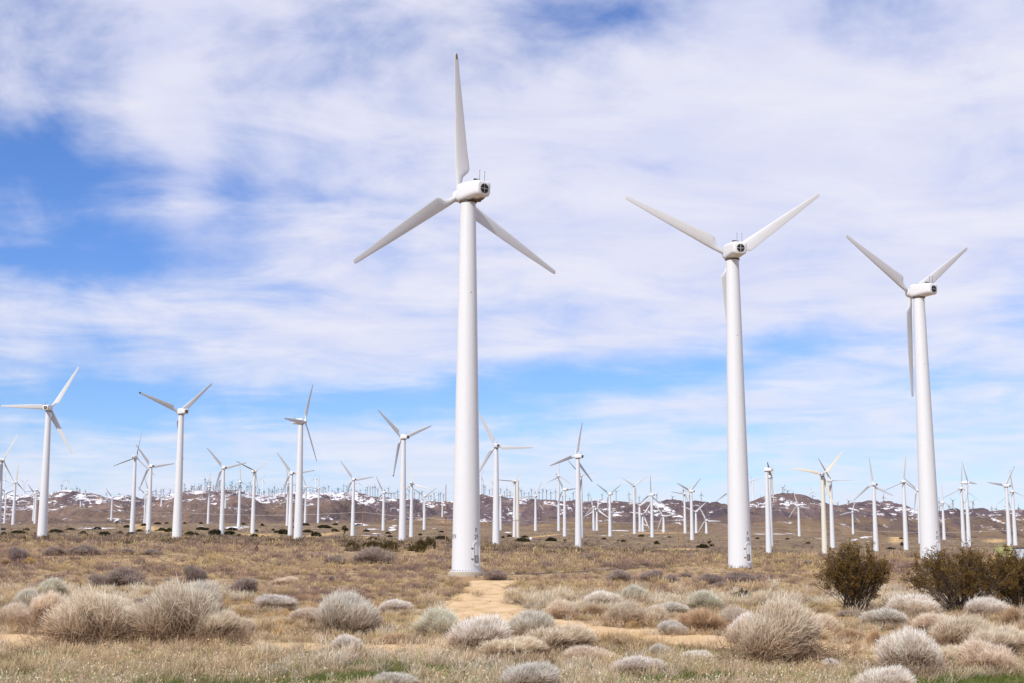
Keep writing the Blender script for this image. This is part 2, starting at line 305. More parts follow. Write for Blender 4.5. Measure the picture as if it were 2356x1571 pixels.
# ------------------------------------------------------------------ the turbines, measured: foot x, foot y, tower top y (photo pixels), rotor phase, yaw, options, label
H0 = 35.0
TB = [
 (1072.5, 1317, 466, -5, 37, dict(lod=3, text='29', door='grey', oil=1, tip=[0], dirt=1), 'tallest white turbine, lettered P 29 above its oval door, at the dirt road head'),
 (1703, 1303, 598, 56, 22, dict(lod=3, text='28', door='rust'), 'second tallest white turbine, lettered P 28, with a rusty door louvre'),
 (2142, 1290, 686, 57, 50, dict(lod=3, text='27', door='grey'), 'tall white turbine behind the dark bushes, one blade hanging straight down beside its tower'),
 (96.5, 1236, 945, 33, -20, dict(lod=2), 'white turbine with one level blade reaching the edge, wooden pole at its foot'),
 (406.5, 1238, 953, 49, 33, dict(lod=2, tip=[2]), 'white turbine whose raised blade has a black tip, level blade pair forming a wide V'),
 (685.5, 1240, 975, -29, -116, dict(lod=2), 'white turbine turned side-on with its round hub towards us and one short-looking blade'),
 (925.6, 1243.5, 1010, 70, 37, dict(lod=2, tip=[1]), 'white turbine with a stubby black tip on its lowest blade, next to the tallest one'),
 (1141.2, 1259, 1030, 91, 15, dict(lod=2), 'white turbine directly behind the tallest tower, one blade pointing level away from it'),
 (1330.8, 1263, 1054, 13, 45, dict(lod=2), 'mid-sized white turbine alone between the two tallest, one blade straight up'),
 (1898.2, 1276, 1095, 43, -17, dict(lod=2, mat='yellowed', blade='blade_yellow'), 'turbine with yellow-stained tower and stained blades behind the round dark bush'),
 (2016.6, 1279, 1117, -7, 36, dict(lod=2), 'white turbine rising from behind the dark bush, one blade upright and two low'),
 (1768.9, 1266, 1084, 0, 75, dict(lod=2, blades=0), 'white turbine tower with a nacelle but no blades at all'),
 (341, 1230, 1075, 82, 25, dict(), 'white turbine with a small dark desert tree standing in front of its foot'),
 (304.5, 1209, 1055, 12, -28, dict(blade='blade_dull'), 'white turbine with thin dark blades beside a sandy mound'),
 (509.5, 1233, 1078.6, 77, 25, dict(), 'white turbine with two raised blades, standing among dark green bushes'),
 (581.3, 1224, 1086, 68, -148, dict(blade='blade_dull'), 'white turbine seen end-on with one thin dark blade slanting up'),
 (667.3, 1239, 1091, 82, 23, dict(tip=[0]), 'white turbine half hidden by the side-on one, level blade ending in long black tip'),
 (811.2, 1238.5, 1105, 82, 25, dict(), 'white turbine beside the little joshua tree, one blade nearly level'),
 (881.4, 1239.5, 1134.6, 90, 35, dict(), 'smaller white turbine just before the one with the stubby black lower tip'),
 (946, 1247.5, 1114.5, 107, -15, dict(), 'white turbine squeezed close behind the one with the stubby black lower tip'),
 (975.7, 1241, 1142.6, 60, 30, dict(), 'white turbine with Y-shaped rotor rising from two dark round bushes'),
 (29.3, 1216, 1110.7, -8, -130, dict(blade='blade_dull'), 'white turbine at the hill foot, thin blade pointing up, near the frame edge'),
 (-7, 1240, 1062, -30, -150, dict(blade='blade_dull'), 'turbine mostly beyond the frame edge, only a dark blade and hub showing'),
 (9.8, 1210, 1135, -50, 30, dict(), 'small white turbine against snowy hill, first tower from the frame edge'),
 (79.5, 1216, 1128.6, -22, -140, dict(blade='blade_dull'), 'small white turbine peeping from behind the tower with the wooden pole'),
 (76, 1204, 1136, 80, 30, dict(), 'smaller white tower touching another one beside the wooden pole'),
 (183, 1208, 1150, 35, -30, dict(), 'small white turbine with blade slanting up against the snowy slope'),
 (255.4, 1210, 1144.6, 80, 30, dict(), 'small white turbine alone before the snowy slope, level right blade'),
 (332, 1203, 1137.5, 70, 30, dict(), 'thin white turbine tower in a close pair, the one farther from the desert tree'),
 (336.6, 1203, 1128.6, 20, -140, dict(blade='blade_dull'), 'thin white turbine tower in a close pair, touching the desert tree turbine'),
 (369.6, 1199.5, 1143, 60, 15, dict(), 'small white turbine with V blades just before the black-tipped V turbine'),
 (478.6, 1205, 1120.5, -2, -150, dict(blade='blade_dull'), 'white turbine with drooping dark blades before the snowy crest'),
 (517, 1207, 1144.6, 62, 20, dict(), 'small white turbine tucked behind the tower among dark green bushes'),
 (549, 1218.5, 1110, 2, -158, dict(blade='blade_dull'), 'white turbine with one bright blade upright and two dark ones drooping'),
 (660.7, 1204.5, 1112.5, 10, -150, dict(blade='blade_dull'), 'white turbine behind the long black-tipped one, dark arm hanging low'),
 (701.9, 1204.5, 1121, 22, -150, dict(), 'white turbine just past the side-on one, bright blade slanting upward'),
 (731.9, 1200.5, 1124, 0, -160, dict(), 'white turbine with one bright blade straight up above dark bushes'),
 (761.4, 1197.5, 1150.7, -20, 20, dict(), 'first tower of the close twin pair with crossing white blades'),
 (767.2, 1197, 1150.7, 28, -20, dict(), 'second tower of the close twin pair with crossing white blades'),
 (904.7, 1194.5, 1157, 30, -30, dict(), 'small white turbine on the low brown rise with a bent-looking rotor'),
 (1017.4, 1220.5, 1157, 60, 80, dict(blades=0), 'small white tower without visible blades beside the tall brown pole'),
 (1030.8, 1224, 1178.8, -10, 20, dict(), 'very small white turbine close to the tallest tower'),
 (1151.4, 1238, 1142, 85, 30, dict(), 'white turbine almost hidden behind the mid-height one by the tallest tower'),
 (1184, 1231, 1109, 87, -155, dict(blade='blade_dull'), 'white turbine with hair-thin blades standing against a bare cream tower'),
 (1191, 1239, 1104, 0, 0, dict(mat='cream', blades=0, nohead=1), 'bare cream tower without nacelle or rotor, on a white rubble heap'),
 (1232.3, 1239, 1143, 25, 20, dict(), 'white turbine with one thin blade slanting up past a snow strip'),
 (1285.4, 1190, 1096, -3, -155, dict(), 'white turbine on the far rise with one bright blade upright'),
 (1299.4, 1244, 1128, 85, 46, dict(), 'white turbine with dark yucca clump at its foot and scissored blades'),
 (1337.7, 1215, 1096, 43, -160, dict(blade='blade_dull'), 'turbine hidden behind the lone mid-sized one, hair-thin blades showing'),
 (1365.7, 1202.5, 1167.4, -17, 30, dict(bl=1), 'short white turbine on the rise, first of two close together'),
 (1373.4, 1202.5, 1172.6, 5, -30, dict(bl=1), 'short white turbine on the rise, second of two close together'),
 (1404, 1250, 1138, 60, 43, dict(), 'white turbine with two blades in a V and one hanging behind its tower'),
 (1460, 1219, 1118.5, 62, -150, dict(), 'white turbine with one long thin blade slanting up to nothing'),
 (1472.3, 1210.5, 1163.6, 60, 20, dict(bl=1), 'short white turbine before the snowfield, grey V blades'),
 (1479, 1210, 1184, 38, -25, dict(bl=1), 'short white turbine touching another, white blades crossing the dark slope'),
 (1501, 1254, 1140, -2, 46, dict(), 'white turbine with upright blade in front of the large snow patch'),
 (1527, 1214.5, 1188, 82, 25, dict(bl=1), 'stubby white turbine below the snow patch, one level blade'),
 (1576.7, 1231.5, 1138, 82, -150, dict(blade='blade_dull'), 'white turbine seen end-on beside the taller one with V blades'),
 (1592.8, 1254, 1131.7, 51, 50, dict(), 'white turbine with V blades before the dark rocky ridge'),
 (1602, 1223, 1178, 50, 20, dict(bl=1), 'short white turbine with white blades against the dark rocky ridge'),
 (1625.4, 1224, 1198, 93, 20, dict(bl=1), 'stubby white turbine with long level blade near the second tallest tower'),
 (1681, 1240, 1135, 0, 40, dict(), 'turbine hidden behind the second tallest tower, two thin blades showing'),
 (1774, 1245, 1100, 176, -98, dict(blade='blade_dull'), 'turbine hidden behind the bladeless one, dark blade drooping beside it'),
 (1839.9, 1257, 1164, -20, 35, dict(), 'small white turbine alone on the bare brown slope beyond the bladeless one'),
 (1916, 1257, 1108, 31, -150, dict(blade='blade_dull'), 'white turbine right behind the yellow-stained one, thin dark blade slanting up'),
 (1964.2, 1258, 1179, 18, 30, dict(), 'small white turbine showing above the round dark bush'),
 (2085.3, 1265, 1111, -8, -155, dict(blade='blade_dull'), 'white turbine in the open gap between the dark bushes, hair-thin blades'),
 (2118, 1252, 1130, -52, 40, dict(), 'turbine hidden behind the tall tower in the dark bushes, thin blades crossing it'),
 (2173.5, 1258, 1157, 2, -140, dict(), 'small white turbine hugging the tall tower in the bushes, bright upright blade'),
 (2217.9, 1261, 1126, -5, -155, dict(blade='blade_dull'), 'white tower of a touching pair with a thin dark blade pointing low'),
 (2229.7, 1249, 1112.4, 28, -110, dict(), 'white turbine of a touching pair, side-on nacelle with blades fanned beyond it'),
 (2323.5, 1263, 1120, 37, 50, dict(tip=[0]), 'white turbine behind the green cabinet, blade with small dark tip slanting up'),
 (2337, 1262, 1133, 5, -155, dict(blade='blade_dull'), 'white turbine beside the blue-grey container, seen end-on'),
 # far on or beyond the hill crests
 (9, 1143, 1103, 0, 30, dict(far=1), 'faint white turbine beyond the crest above the first small tower'),
 (55, 1145, 1110, 60, 30, dict(far=1), 'faint white turbine beyond the crest next to dark lattice masts'),
 (152, 1134, 1104, 8, 30, dict(far=1), 'faint white turbine behind the brown dome of the snowy hill'),
 (201, 1134, 1114, 0, 30, dict(far=1), 'faint white turbine above the crest over the slanting blade'),
 (604, 1137, 1103, 20, 30, dict(far=1), 'faint white turbine in the saddle between the snowy hills'),
 (726, 1139, 1100, 0, 30, dict(far=1), 'faint white turbine over the crest beside the upright bright blade'),
 (824, 1150, 1110, 0, 30, dict(far=1), 'faint white turbine over the crest behind the joshua tree turbine'),
 (1107, 1140, 1094, 30, 30, dict(far=1), 'bright small turbine peeking out beside the tallest tower'),
 (1131, 1140, 1107, 30, -60, dict(far=1), 'faint small turbine over the crest between the tallest tower and its neighbour'),
 (1267.5, 1148, 1132, 0, 10, dict(far=1), 'tiny turbine over the crest with star-shaped rotor'),
 (1734, 1176, 1104, 85, 30, dict(far=1), 'faint white turbine on the snowy crest beside the second tallest tower'),
 (1804.4, 1163, 1124, 130, 30, dict(far=1, blade='blade_dull'), 'small turbine with a reddish drooping rotor on the hill crest'),
 (1869.5, 1172, 1132, -20, 30, dict(far=1), 'faint white turbine on the crest before the yellow-stained one'),
 (1932, 1188, 1163, 95, 30, dict(far=1), 'small white turbine on the slope with a level blade'),
]
def place(bx, by, ty):
    dT = T_of(ty)-T_of(by); Y = H0/dT
    return at(bx, by, Y)
# ------------------------------------------------------------------ terrain
ctrl = []
for (bx, by, ty, ph, yw, op, lb) in TB:
    if op.get('far') or op.get('bl'): continue
    p = place(bx, by, ty)
    ctrl.append((bx, math.log(math.hypot(p.x, p.y)), p.z))
for px in range(-1600, 4000, 200):
    for r in (4, 8, 14, 20, 27, 34, 42, 52, 64, 78, 95, 112): ctrl.append((px, math.log(r), -.62*max(0, min(1, (r-66)/42))))
def foot_y(x): return np.interp(x, [-1500, 0, 700, 1100, 1300, 1500, 1750, 1950, 2356, 4000], [1204, 1204, 1198, 1204, 1208, 1212, 1224, 1232, 1234, 1234])
for px in range(-1600, 4000, 150):
    for r in (1250, 1350, 1500):
        ctrl.append((px, math.log(r), EYE+r*T_of(float(foot_y(px)))))
ctrl = np.array(ctrl)
AZG = np.linspace(-1600, 3960, 180); LG = np.linspace(math.log(3), math.log(1500), 130)
GA, GL = np.meshgrid(AZG, LG, indexing='ij')
ZG = np.zeros_like(GA)
for i in range(GA.shape[0]):
    da = (ctrl[None, :, 0]-GA[i, :, None])/300.0; dl = (ctrl[None, :, 1]-GL[i, :, None])/.30
    W = np.exp(-.5*(da**2+dl**2))+1e-7*np.exp(-.05*(da**2+dl**2)); z = ctrl[None, :, 2]+0*da
    s0 = W.sum(1); s1 = (W*dl).sum(1); s2 = (W*dl*dl).sum(1)+.3; sz = (W*z).sum(1); szl = (W*z*dl).sum(1)
    ZG[i] = (s2*sz-s1*szl)/(s0*s2-s1*s1)
ZG *= np.clip((LG-math.log(52))/.25, 0, 1)[None, :]
def azpx(X, Y):
    return CX+FPX/cp*np.clip(X/np.maximum(Y, 1e-3), -.9, .9)
def plain_z(X, Y):
    r = np.hypot(X, Y); a = azpx(X, np.where(Y > 0, Y, 1e9))
    fa = np.clip((a-AZG[0])/(AZG[1]-AZG[0]), 0, len(AZG)-1.001); fl = np.clip((np.log(np.maximum(r, 3))-LG[0])/(LG[1]-LG[0]), 0, len(LG)-1.001)
    ia = fa.astype(int); il = fl.astype(int); fa = fa-ia; fl = fl-il
    z = (ZG[ia, il]*(1-fa)+ZG[ia+1, il]*fa)*(1-fl)+(ZG[ia, il+1]*(1-fa)+ZG[ia+1, il+1]*fa)*fl
    amp = np.clip((r-18)/60, 0, 1)*.22
    return z+amp*(fbm(X*.06+50, Y*.06+50, 3)-.5)
RX = [-1600, -600, -200, 0, 60, 110, 150, 165, 200, 230, 270, 300, 330, 370, 400, 440, 480, 550, 580, 610, 640, 660, 700, 800, 850, 900, 950, 1000, 1040, 1100, 1150, 1170, 1230, 1260, 1300, 1340, 1380, 1430, 1460, 1500, 1530, 1570, 1600, 1640, 1670, 1700, 1725, 1760, 1800, 1830, 1870, 1920, 1960, 2000, 2040, 2080, 2110, 2150, 2240, 2270, 2300, 2330, 2400, 2700, 3960]
RY = [1150, 1160, 1140, 1143, 1143, 1145, 1134, 1133, 1137, 1139, 1143, 1150, 1153, 1148, 1138, 1131, 1128, 1126, 1135, 1139, 1134, 1131, 1137, 1138, 1142, 1146, 1150, 1155, 1156, 1139, 1140, 1145, 1146, 1148, 1153, 1153, 1149, 1152, 1156, 1156, 1160, 1155, 1150, 1157, 1166, 1168, 1158, 1152, 1150, 1158, 1165, 1169, 1165, 1161, 1163, 1168, 1172, 1177, 1176, 1178, 1183, 1187, 1190, 1170, 1180]
def ridge(a):
    D = np.interp(a, [-1600, 0, 300, 500, 640, 900, 1100, 1400, 1600, 1700, 1800, 2000, 2200, 2400, 3960], [3000, 2900, 3500, 3000, 3500, 3300, 3000, 3100, 2500, 2900, 2300, 2500, 2400, 2700, 3000])
    y = np.interp(a, RX, RY)+1.6*(vnoise(a*.045, a*0+3.3)-.5)+1.0*(vnoise(a*.13, a*0+7.3)-.5)
    return D, EYE+D*(T_of(0)+0*y) if False else EYE+D*((sp+((CY-y)/FPX)*cp)/(cp-((CY-y)/FPX)*sp))
def hill_z(X, Y):
    r = np.hypot(X, Y); a = azpx(X, np.where(Y > 0, Y, 1e9)); D, zr = ridge(a)
    s = np.cos(np.arctan2(X, np.maximum(Y, 1e-3)))
    zr = EYE+(zr-EYE)*s
    k = 1300.0/np.maximum(r, 1); z0 = plain_z(X*k, Y*k)
    t = np.clip((r-1300)/(D-1300), 0, 1.6)
    g = np.where(t < 1, t**1.25, 1-(t-1)*1.1)
    z = z0+(zr-z0)*g
    rid = 1-np.abs(2*fbm(X/520+9, Y/640+4, 5, .5)-1)*2.2
    rid2 = 1-np.abs(2*fbm(X/170+31, Y/230+14, 5, .55)-1)*2
    env = np.clip(t*4*(1-np.minimum(t, 1))**.8, 0, 1)
    rid3 = 1-np.abs(2*fbm(X/75+3, Y/110+44, 4, .55)-1)*2
    z = z+env*(rid-.45)*34+env*(rid2-.5)*19+env*(rid3-.5)*6-9*env
    # a low nearer swell of brown ground beneath the hills
    def swell(ax, wx, rr, wr, h): return h*np.exp(-((a-ax)/wx)**2-((r-rr)/wr)**2)
    z = z+swell(900, 170, 1650, 200, 9)+swell(420, 160, 1700, 220, 5)+swell(1950, 330, 1600, 180, 4)+swell(1780, 160, 1900, 220, 14)+swell(190, 110, 2000, 300, 10)+swell(1150, 150, 1800, 250, 6)
    return z
def terrain(X, Y):
    X = np.atleast_1d(np.asarray(X, float)); Y = np.atleast_1d(np.asarray(Y, float)); r = np.hypot(X, Y)
    k = np.clip((r-1290)/60, 0, 1)
    return plain_z(X, Y)*(1-k)+hill_z(X, Y)*k
def tz(x, y): return float(terrain(x, y)[0])

def polar(azs, rs, closed=False):
    A, Rr = np.meshgrid(azs, rs, indexing='ij'); X = Rr*np.sin(A); Y = Rr*np.cos(A)
    na, nr = len(azs), len(rs)
    i = np.arange(na-1)[:, None]*nr+np.arange(nr-1)[None, :]
    F = np.stack([i, i+nr, i+nr+1, i+1], -1).reshape(-1, 4)
    F = F[:, ::-1]
    return X.ravel(), Y.ravel(), F
azs = np.concatenate([np.linspace(-math.pi, -.62, 50)[:-1], np.linspace(-.62, -.42, 40)[:-1], np.linspace(-.42, .42, 720), np.linspace(.42, .62, 40)[1:], np.linspace(.62, math.pi, 50)[1:]])
rs = np.concatenate([np.array([.3, 2, 5, 9, 14, 18]), np.geomspace(21, 1345, 430)])
X, Y, F = polar(azs, rs)
# image-like angles of each point, to lay out patches of sand and snow by bearing and distance
def proj(X, Y, Z):
    fw = Y*cp+(Z-EYE)*sp; up = -Y*sp+(Z-EYE)*cp
    fw = np.where(fw < 1, 1, fw)
    return CX+FPX*X/fw, CY-FPX*up/fw
Z = terrain(X, Y); u, v = proj(X, Y, Z); r = np.hypot(X, Y)
sand = np.zeros_like(X); snow = np.zeros_like(X)
def blob(ax, ay, sx, sy, sl=0.0):
    return np.exp(-(((u-ax)/sx)**2+((v-ay-sl*(u-ax))/sy)**2)**1.5)
for b in ((345, 1214, 50, 6, .12), (600, 1231, 45, 5, .05), (725, 1231, 55, 3.5, -.12), (1560, 1262, 60, 2, 0), (330, 1233, 20, 3, 0), (412, 1239, 30, 3, 0), (1250, 1232, 40, 1.6, -.1), (850, 1237, 25, 3, 0), (2060, 1240, 16, 9, 0), (2290, 1243, 26, 4, 0), (1510, 1225, 60, 1.3, 0), (1290, 1205, 26, 5, 0)):
    sand = np.maximum(sand, blob(*b)*.9)
sand = np.clip(sand*1.1*(.6+.8*fbm(X*.05, Y*.02, 3)), 0, 1)
far = np.clip((r-220)/300, 0, 1)
snow = np.clip((r-420)/500, 0, 1)*.28
for b in ((830, 1205, 26, 5, .1), (905, 1212, 14, 12, -.5), (1200, 1205, 45, 4, -.1), (1165, 1225, 30, 4, -.1), (1330, 1213, 40, 3, 0), (1480, 1219, 120, 2, 0), (215, 1213, 60, 3, 0), (545, 1212, 40, 5, 0), (860, 1216, 30, 4, 0), (1390, 1202, 20, 4, .2), (1980, 1237, 40, 4, -.2), (1800, 1226, 90, 4, 0)):
    snow = np.maximum(snow, blob(*b))
me = me_from('ground', np.stack([X, Y, Z], 1), F, MT['ground'], True, ('mask', np.stack([sand, snow, far], 1)))
tag(link('ground', me), 'tan desert plain covered in dry scrub', kind='structure')
azs = np.concatenate([np.linspace(-math.pi, -.60, 60)[:-1], np.linspace(-.60, -.40, 60)[:-1], np.linspace(-.40, .40, 1150), np.linspace(.40, .60, 60)[1:], np.linspace(.60, math.pi, 60)[1:]])
rs = np.concatenate([np.linspace(1335, 3700, 250), np.linspace(3750, 6000, 14)])
X, Y, F = polar(azs, rs); Z = terrain(X, Y); u, v = proj(X, Y, Z); r = np.hypot(X, Y)
Dr, zr = ridge(azpx(X, np.where(Y > 0, Y, 1e9))); t = (r-1300)/(Dr-1300)
low = np.clip(1-(t-.10)/.30, 0, 1)*np.clip(.35+fbm(X/300, Y/300, 3), 0, 1)
low = np.maximum(low, np.clip((u-1700)/60, 0, 1)*np.clip(1-(v-1195)/-12, 0, 1)*.8)
dz_ = np.interp(u, [-400, 0, 600, 1000, 1150, 1300, 1500, 1700, 1720, 1800, 1900, 2400], [.9, .9, 1.0, .92, .7, .42, .42, .3, .55, .35, .35, .35])
snow = np.clip((t-.22)/.55, 0, 1)*dz_*np.clip(.55+.9*(fbm(X/420+3, Y/420+5, 4)), .4, 1.2)
for b in ((1530, 1168, 42, 9, .45, 1.1), (1500, 1175, 26, 8, .4, .8), (1200, 1147, 35, 6, .25, .8), (1255, 1152, 30, 6, .15, .8), (1400, 1152, 40, 5, 0, .8), (1420, 1178, 60, 6, .3, .5), (1350, 1168, 40, 5, .3, .6), (1730, 1163, 50, 8, -.1, .9), (1815, 1158, 40, 5, .05, .8), (2070, 1170, 55, 6, .12, .9), (2110, 1174, 45, 7, .1, .7), (2295, 1195, 26, 5, .45, .8), (1940, 1205, 16, 8, .6, .6), (1830, 1180, 25, 5, .2, .5), (2180, 1185, 35, 5, -.3, .6), (600, 1150, 50, 14, .5, .5), (1000, 1172, 50, 6, .35, .4), (560, 1175, 50, 6, 0, .4), (2345, 1193, 25, 4, 0, .7)):
    snow = np.maximum(snow, blob(*b[:5])*b[5])
rock = np.clip((vnoise(X/260, Y/260)-.5)*3, 0, .6)
rock = np.maximum(rock, np.exp(-(((u-1630)/60)**2+((v-1178)/20)**2)**2)); rock = np.maximum(rock, .8*np.exp(-(((u-1480)/90)**2+((v-1195)/12)**2)**2))
rock = np.maximum(rock, .8*np.exp(-(((u-2030)/60)**2+((v-1190)/14)**2)**2)); rock = np.maximum(rock, .6*np.exp(-(((u-150)/200)**2+((v-1203)/7)**2)**2))
snow = snow*(1-.75*np.exp(-(((u-1630)/60)**2+((v-1180)/17)**2)**2))
me = me_from('hills', np.stack([X, Y, Z], 1), F, MT['hill'], True, ('mask', np.stack([low, snow, rock], 1)))
tag(link('hills', me), 'purple-brown hills with streaks of snow', kind='structure')

# ------------------------------------------------------------------ dirt road
def gp(px, py):                       # point of the near, almost level ground seen at a photo pixel
    s, t = ray(px, py); Y = -EYE/t
    return s*Y, Y
def strip(A, B, nu=220, nv=10, rag=.35):
    ua = np.linspace(0, 1, nu); a = np.array([gp(*p) for p in A]); b = np.array([gp(*p) for p in B])
    def res(P):
        d = np.r_[0, np.cumsum(np.hypot(*np.diff(P, axis=0).T))]; d /= d[-1]
        return np.stack([np.interp(ua, d, P[:, 0]), np.interp(ua, d, P[:, 1])], 1)
    a = res(a); b = res(b); n = (b-a)/np.linalg.norm(b-a, axis=1)[:, None]
    a = a+n*((fbm(ua*nu*.16, ua*0+1, 4)-.5)*2*rag)[:, None]; b = b+n*((fbm(ua*nu*.16+40, ua*0+7, 4)-.5)*2*rag)[:, None]
    vv = np.linspace(0, 1, nv)[None, :, None]
    P = a[:, None]*(1-vv)+b[:, None]*vv
    return P
def strip_mesh(P, dz):
    nu, nv = P.shape[:2]; X = P[..., 0].ravel(); Y = P[..., 1].ravel(); Z = terrain(X, Y)
    e_ = np.minimum(np.arange(nv), np.arange(nv)[::-1]).astype(float); e_ = np.clip(e_/3.0, 0, 1)[None, :].repeat(nu, 0).ravel()
    Z = Z-.03+e_*(.03+dz+.05*(fbm(X*.9, Y*.9, 4)-.3).clip(-.01, 1))
    i = np.arange(nu-1)[:, None]*nv+np.arange(nv-1)[None, :]
    return np.stack([X, Y, Z], 1), np.stack([i, i+1, i+nv+1, i+nv], -1).reshape(-1, 4)
SA = strip([(1082, 1322), (1072, 1340), (1052, 1358), (1030, 1375), (1012, 1395), (1010, 1420), (1000, 1450), (1010, 1485)],
           [(1204, 1322), (1168, 1338), (1164, 1355), (1176, 1372), (1206, 1395), (1262, 1412), (1340, 1428), (1420, 1440)], nu=400, nv=30, rag=.8)
SB = strip([(-300, 1446), (130, 1461), (560, 1475), (850, 1481), (1010, 1480), (1150, 1440), (1300, 1428), (1420, 1442), (1550, 1449), (1700, 1466), (1900, 1470), (2060, 1482), (2700, 1500)],
           [(-300, 1480), (130, 1488), (560, 1496), (850, 1500), (1040, 1507), (1200, 1500), (1340, 1474), (1440, 1470), (1560, 1482), (1700, 1494), (1900, 1512), (2060, 1520), (2700, 1538)], nu=900, nv=22, rag=.38)
va, fa = strip_mesh(SA, .016); vb, fb = strip_mesh(SB, .022)
road = me_from('dirt_road', np.concatenate([va, vb]), np.concatenate([fa, fb+len(va)]), MT['road'], True)
tag(link('dirt_road', road), 'pale sandy dirt track', kind='structure')
def inpoly(px, py, poly):
    ins = np.zeros(px.shape, bool); n = len(poly); j = n-1
    for i in range(n):
        xi, yi = poly[i]; xj, yj = poly[j]
        c = ((yi > py) != (yj > py)) & (px < (xj-xi)*(py-yi)/(yj-yi+1e-12)+xi); ins ^= c; j = i
    return ins
PA = np.concatenate([SA[:, 0][::6], SA[:, -1][::-6]]); PBy = np.concatenate([SB[:, 0][::6], SB[:, -1][::-6]])
def on_road(x, y): return inpoly(x, y, PA) | inpoly(x, y, PBy)

# ------------------------------------------------------------------ turbine meshes
def tower_mesh(mt):
    rings = []
    rb, rt = 1.34, .74
    for z in list(np.linspace(0, H0, 13)): rings.append(circ(rb+(rt-rb)*z/H0, z, 48))
    v_, f_ = loft(rings); me = me_from('tower', v_, f_, MT[mt]); return sharp(me, 50)
TM = {k: tower_mesh(k) for k in ('tower', 'yellowed', 'cream')}
def rr_ring(hw, zb, zt, y, rt, rb, n=7):
    pts = []
    for (cx, cz, rad, a0) in ((hw-rt, zt-rt, rt, 0), (-hw+rt, zt-rt, rt, 90), (-hw+rb, zb+rb, rb, 180), (hw-rb, zb+rb, rb, 270)):
        for i in range(n):
            a = R(a0+90*i/(n-1)); pts.append((cx+rad*math.cos(a), y, cz+rad*math.sin(a)))
    return pts
def nacelle_mesh():
    st = [(-2.52, .62, .42, 1.55, .22, .34), (-2.47, .72, .34, 1.66, .25, .40), (-2.34, .80, .26, 1.74, .27, .46), (-2.1, .84, .26, 1.78, .28, .5),
          (-1.2, .875, .16, 1.80, .28, .52), (0, .875, -.02, 1.80, .28, .55), (.6, .86, -.05, 1.78, .28, .55), (.86, .82, .02, 1.72, .28, .48), (.98, .74, .14, 1.62, .28, .42), (1.03, .62, .24, 1.50, .26, .34)]
    v_, f_ = loft([rr_ring(hw, zb, zt, y, a, b) for (y, hw, zb, zt, a, b) in st])
    me = me_from('nacelle', v_, f_, MT['nacelle']); return sharp(me, 60)
def hub_mesh():
    rings = []
    for (y, rr) in ((.98, .40), (1.05, .52), (1.2, .60), (1.6, .62), (1.85, .55), (2.02, .40), (2.10, .2), (2.13, .04)):
        rings.append([(rr*math.cos(2*math.pi*i/28), y, .78+rr*math.sin(2*math.pi*i/28)) for i in range(28)])
    v_, f_ = loft(rings); return sharp(me_from('hub', v_, f_, MT['nacelle']), 60)
BL_ = 13.2
def blade_rings(z0=0.0, feather=0.0):
    rings = []
    for (z, le, te, th, tw) in ((.35, -.27, .27, .50, 0), (1.3, -.29, .30, .46, 6), (1.9, -.31, .50, .40, 12), (2.35, -.32, 1.00, .32, 15), (2.7, -.32, 1.16, .30, 14), (4.5, -.30, 1.0, .24, 10),
                                (7, -.28, .82, .17, 6), (10, -.25, .58, .12, 3), (12, -.21, .39, .08, 1), (13.4, -.20, .29, .065, 0), (13.8, -.18, .25, .05, 0), (13.95, -.10, .18, .03, 0), (13.97, -.04, .12, .015, 0)):
        if z < z0: continue
        ch = te-le; r_ = []
        n = 11
        t = R(tw+feather)
        up = [(le+ch*s, th*.5*(1.0 if z < 1.5 else 1.15)*math.sqrt(max(0, s*(1-s)))*2*(1 if z < 1.5 else (1.25-.75*s))) for s in [(1-math.cos(math.pi*i/n))/2 for i in range(n+1)]]
        pts = up+[(x, -y*.8) for x, y in up[-2:0:-1]]
        for x, y in pts: r_.append((x*math.cos(t)+y*math.sin(t), -x*math.sin(t)*1.0+y*math.cos(t), z))
        rings.append(r_)
    return rings
def blade_mesh(m):
    v_, f_ = loft(blade_rings(0, 68 if m == 'blade_dull' else 0)); return sharp(me_from('blade', v_, f_, MT[m]), 70)
BM = {k: blade_mesh(k) for k in ('blade', 'blade_dull', 'blade_yellow')}
v_, f_ = loft([[(x*1.12, y*1.3, z+.015) for x, y, z in rg] for rg in blade_rings(13.0)]); TIPM = sharp(me_from('worn_tip', v_, f_, MT['tip']), 70)
v_, f_ = loft([[(x*.45+.06, y*1.35-.006, z+.012) for x, y, z in rg] for rg in blade_rings(12.9)]); TIPS = sharp(me_from('worn_tip', v_, f_, MT['tip']), 70)
NM, HM = nacelle_mesh(), hub_mesh()
v_, f_ = loft([circ(.76, -.10, 40), circ(.84, -.08, 40), circ(.84, .05, 40), circ(.70, .07, 40)]); RING = sharp(me_from('yaw_ring', v_, f_, MT['ring']), 40)
def vent_mesh():
    v_, f_ = [], []; y = -2.545; cz = 1.0; g = .035
    for q_ in range(4):
        b = len(v_); pts = []
        for i in range(9):
            a = R(90*q_)+math.asin(g/.46)+(R(90)-2*math.asin(g/.46))*i/8; pts.append((.46*math.cos(a), .46*math.sin(a)))
        sx = 1 if q_ in (0, 3) else -1; sz = 1 if q_ < 2 else -1
        pts.append((sx*g, sz*g)); n = len(pts)
        for yy in (y, y+.06):
            v_ += [(p_[0], yy, cz+p_[1]) for p_ in pts]
        f_.append(tuple(b+i for i in range(n))); f_.append(tuple(b+n+i for i in reversed(range(n))))
        for i in range(n): k = (i+1) % n; f_.append((b+i, b+n+i, b+n+k, b+k))
    me = me_from('vent', v_, f_, MT['black']); bm = bmesh.new(); bm.from_mesh(me); bmesh.ops.recalc_face_normals(bm, faces=bm.faces); bm.to_mesh(me); bm.free(); return me
VENT = vent_mesh()
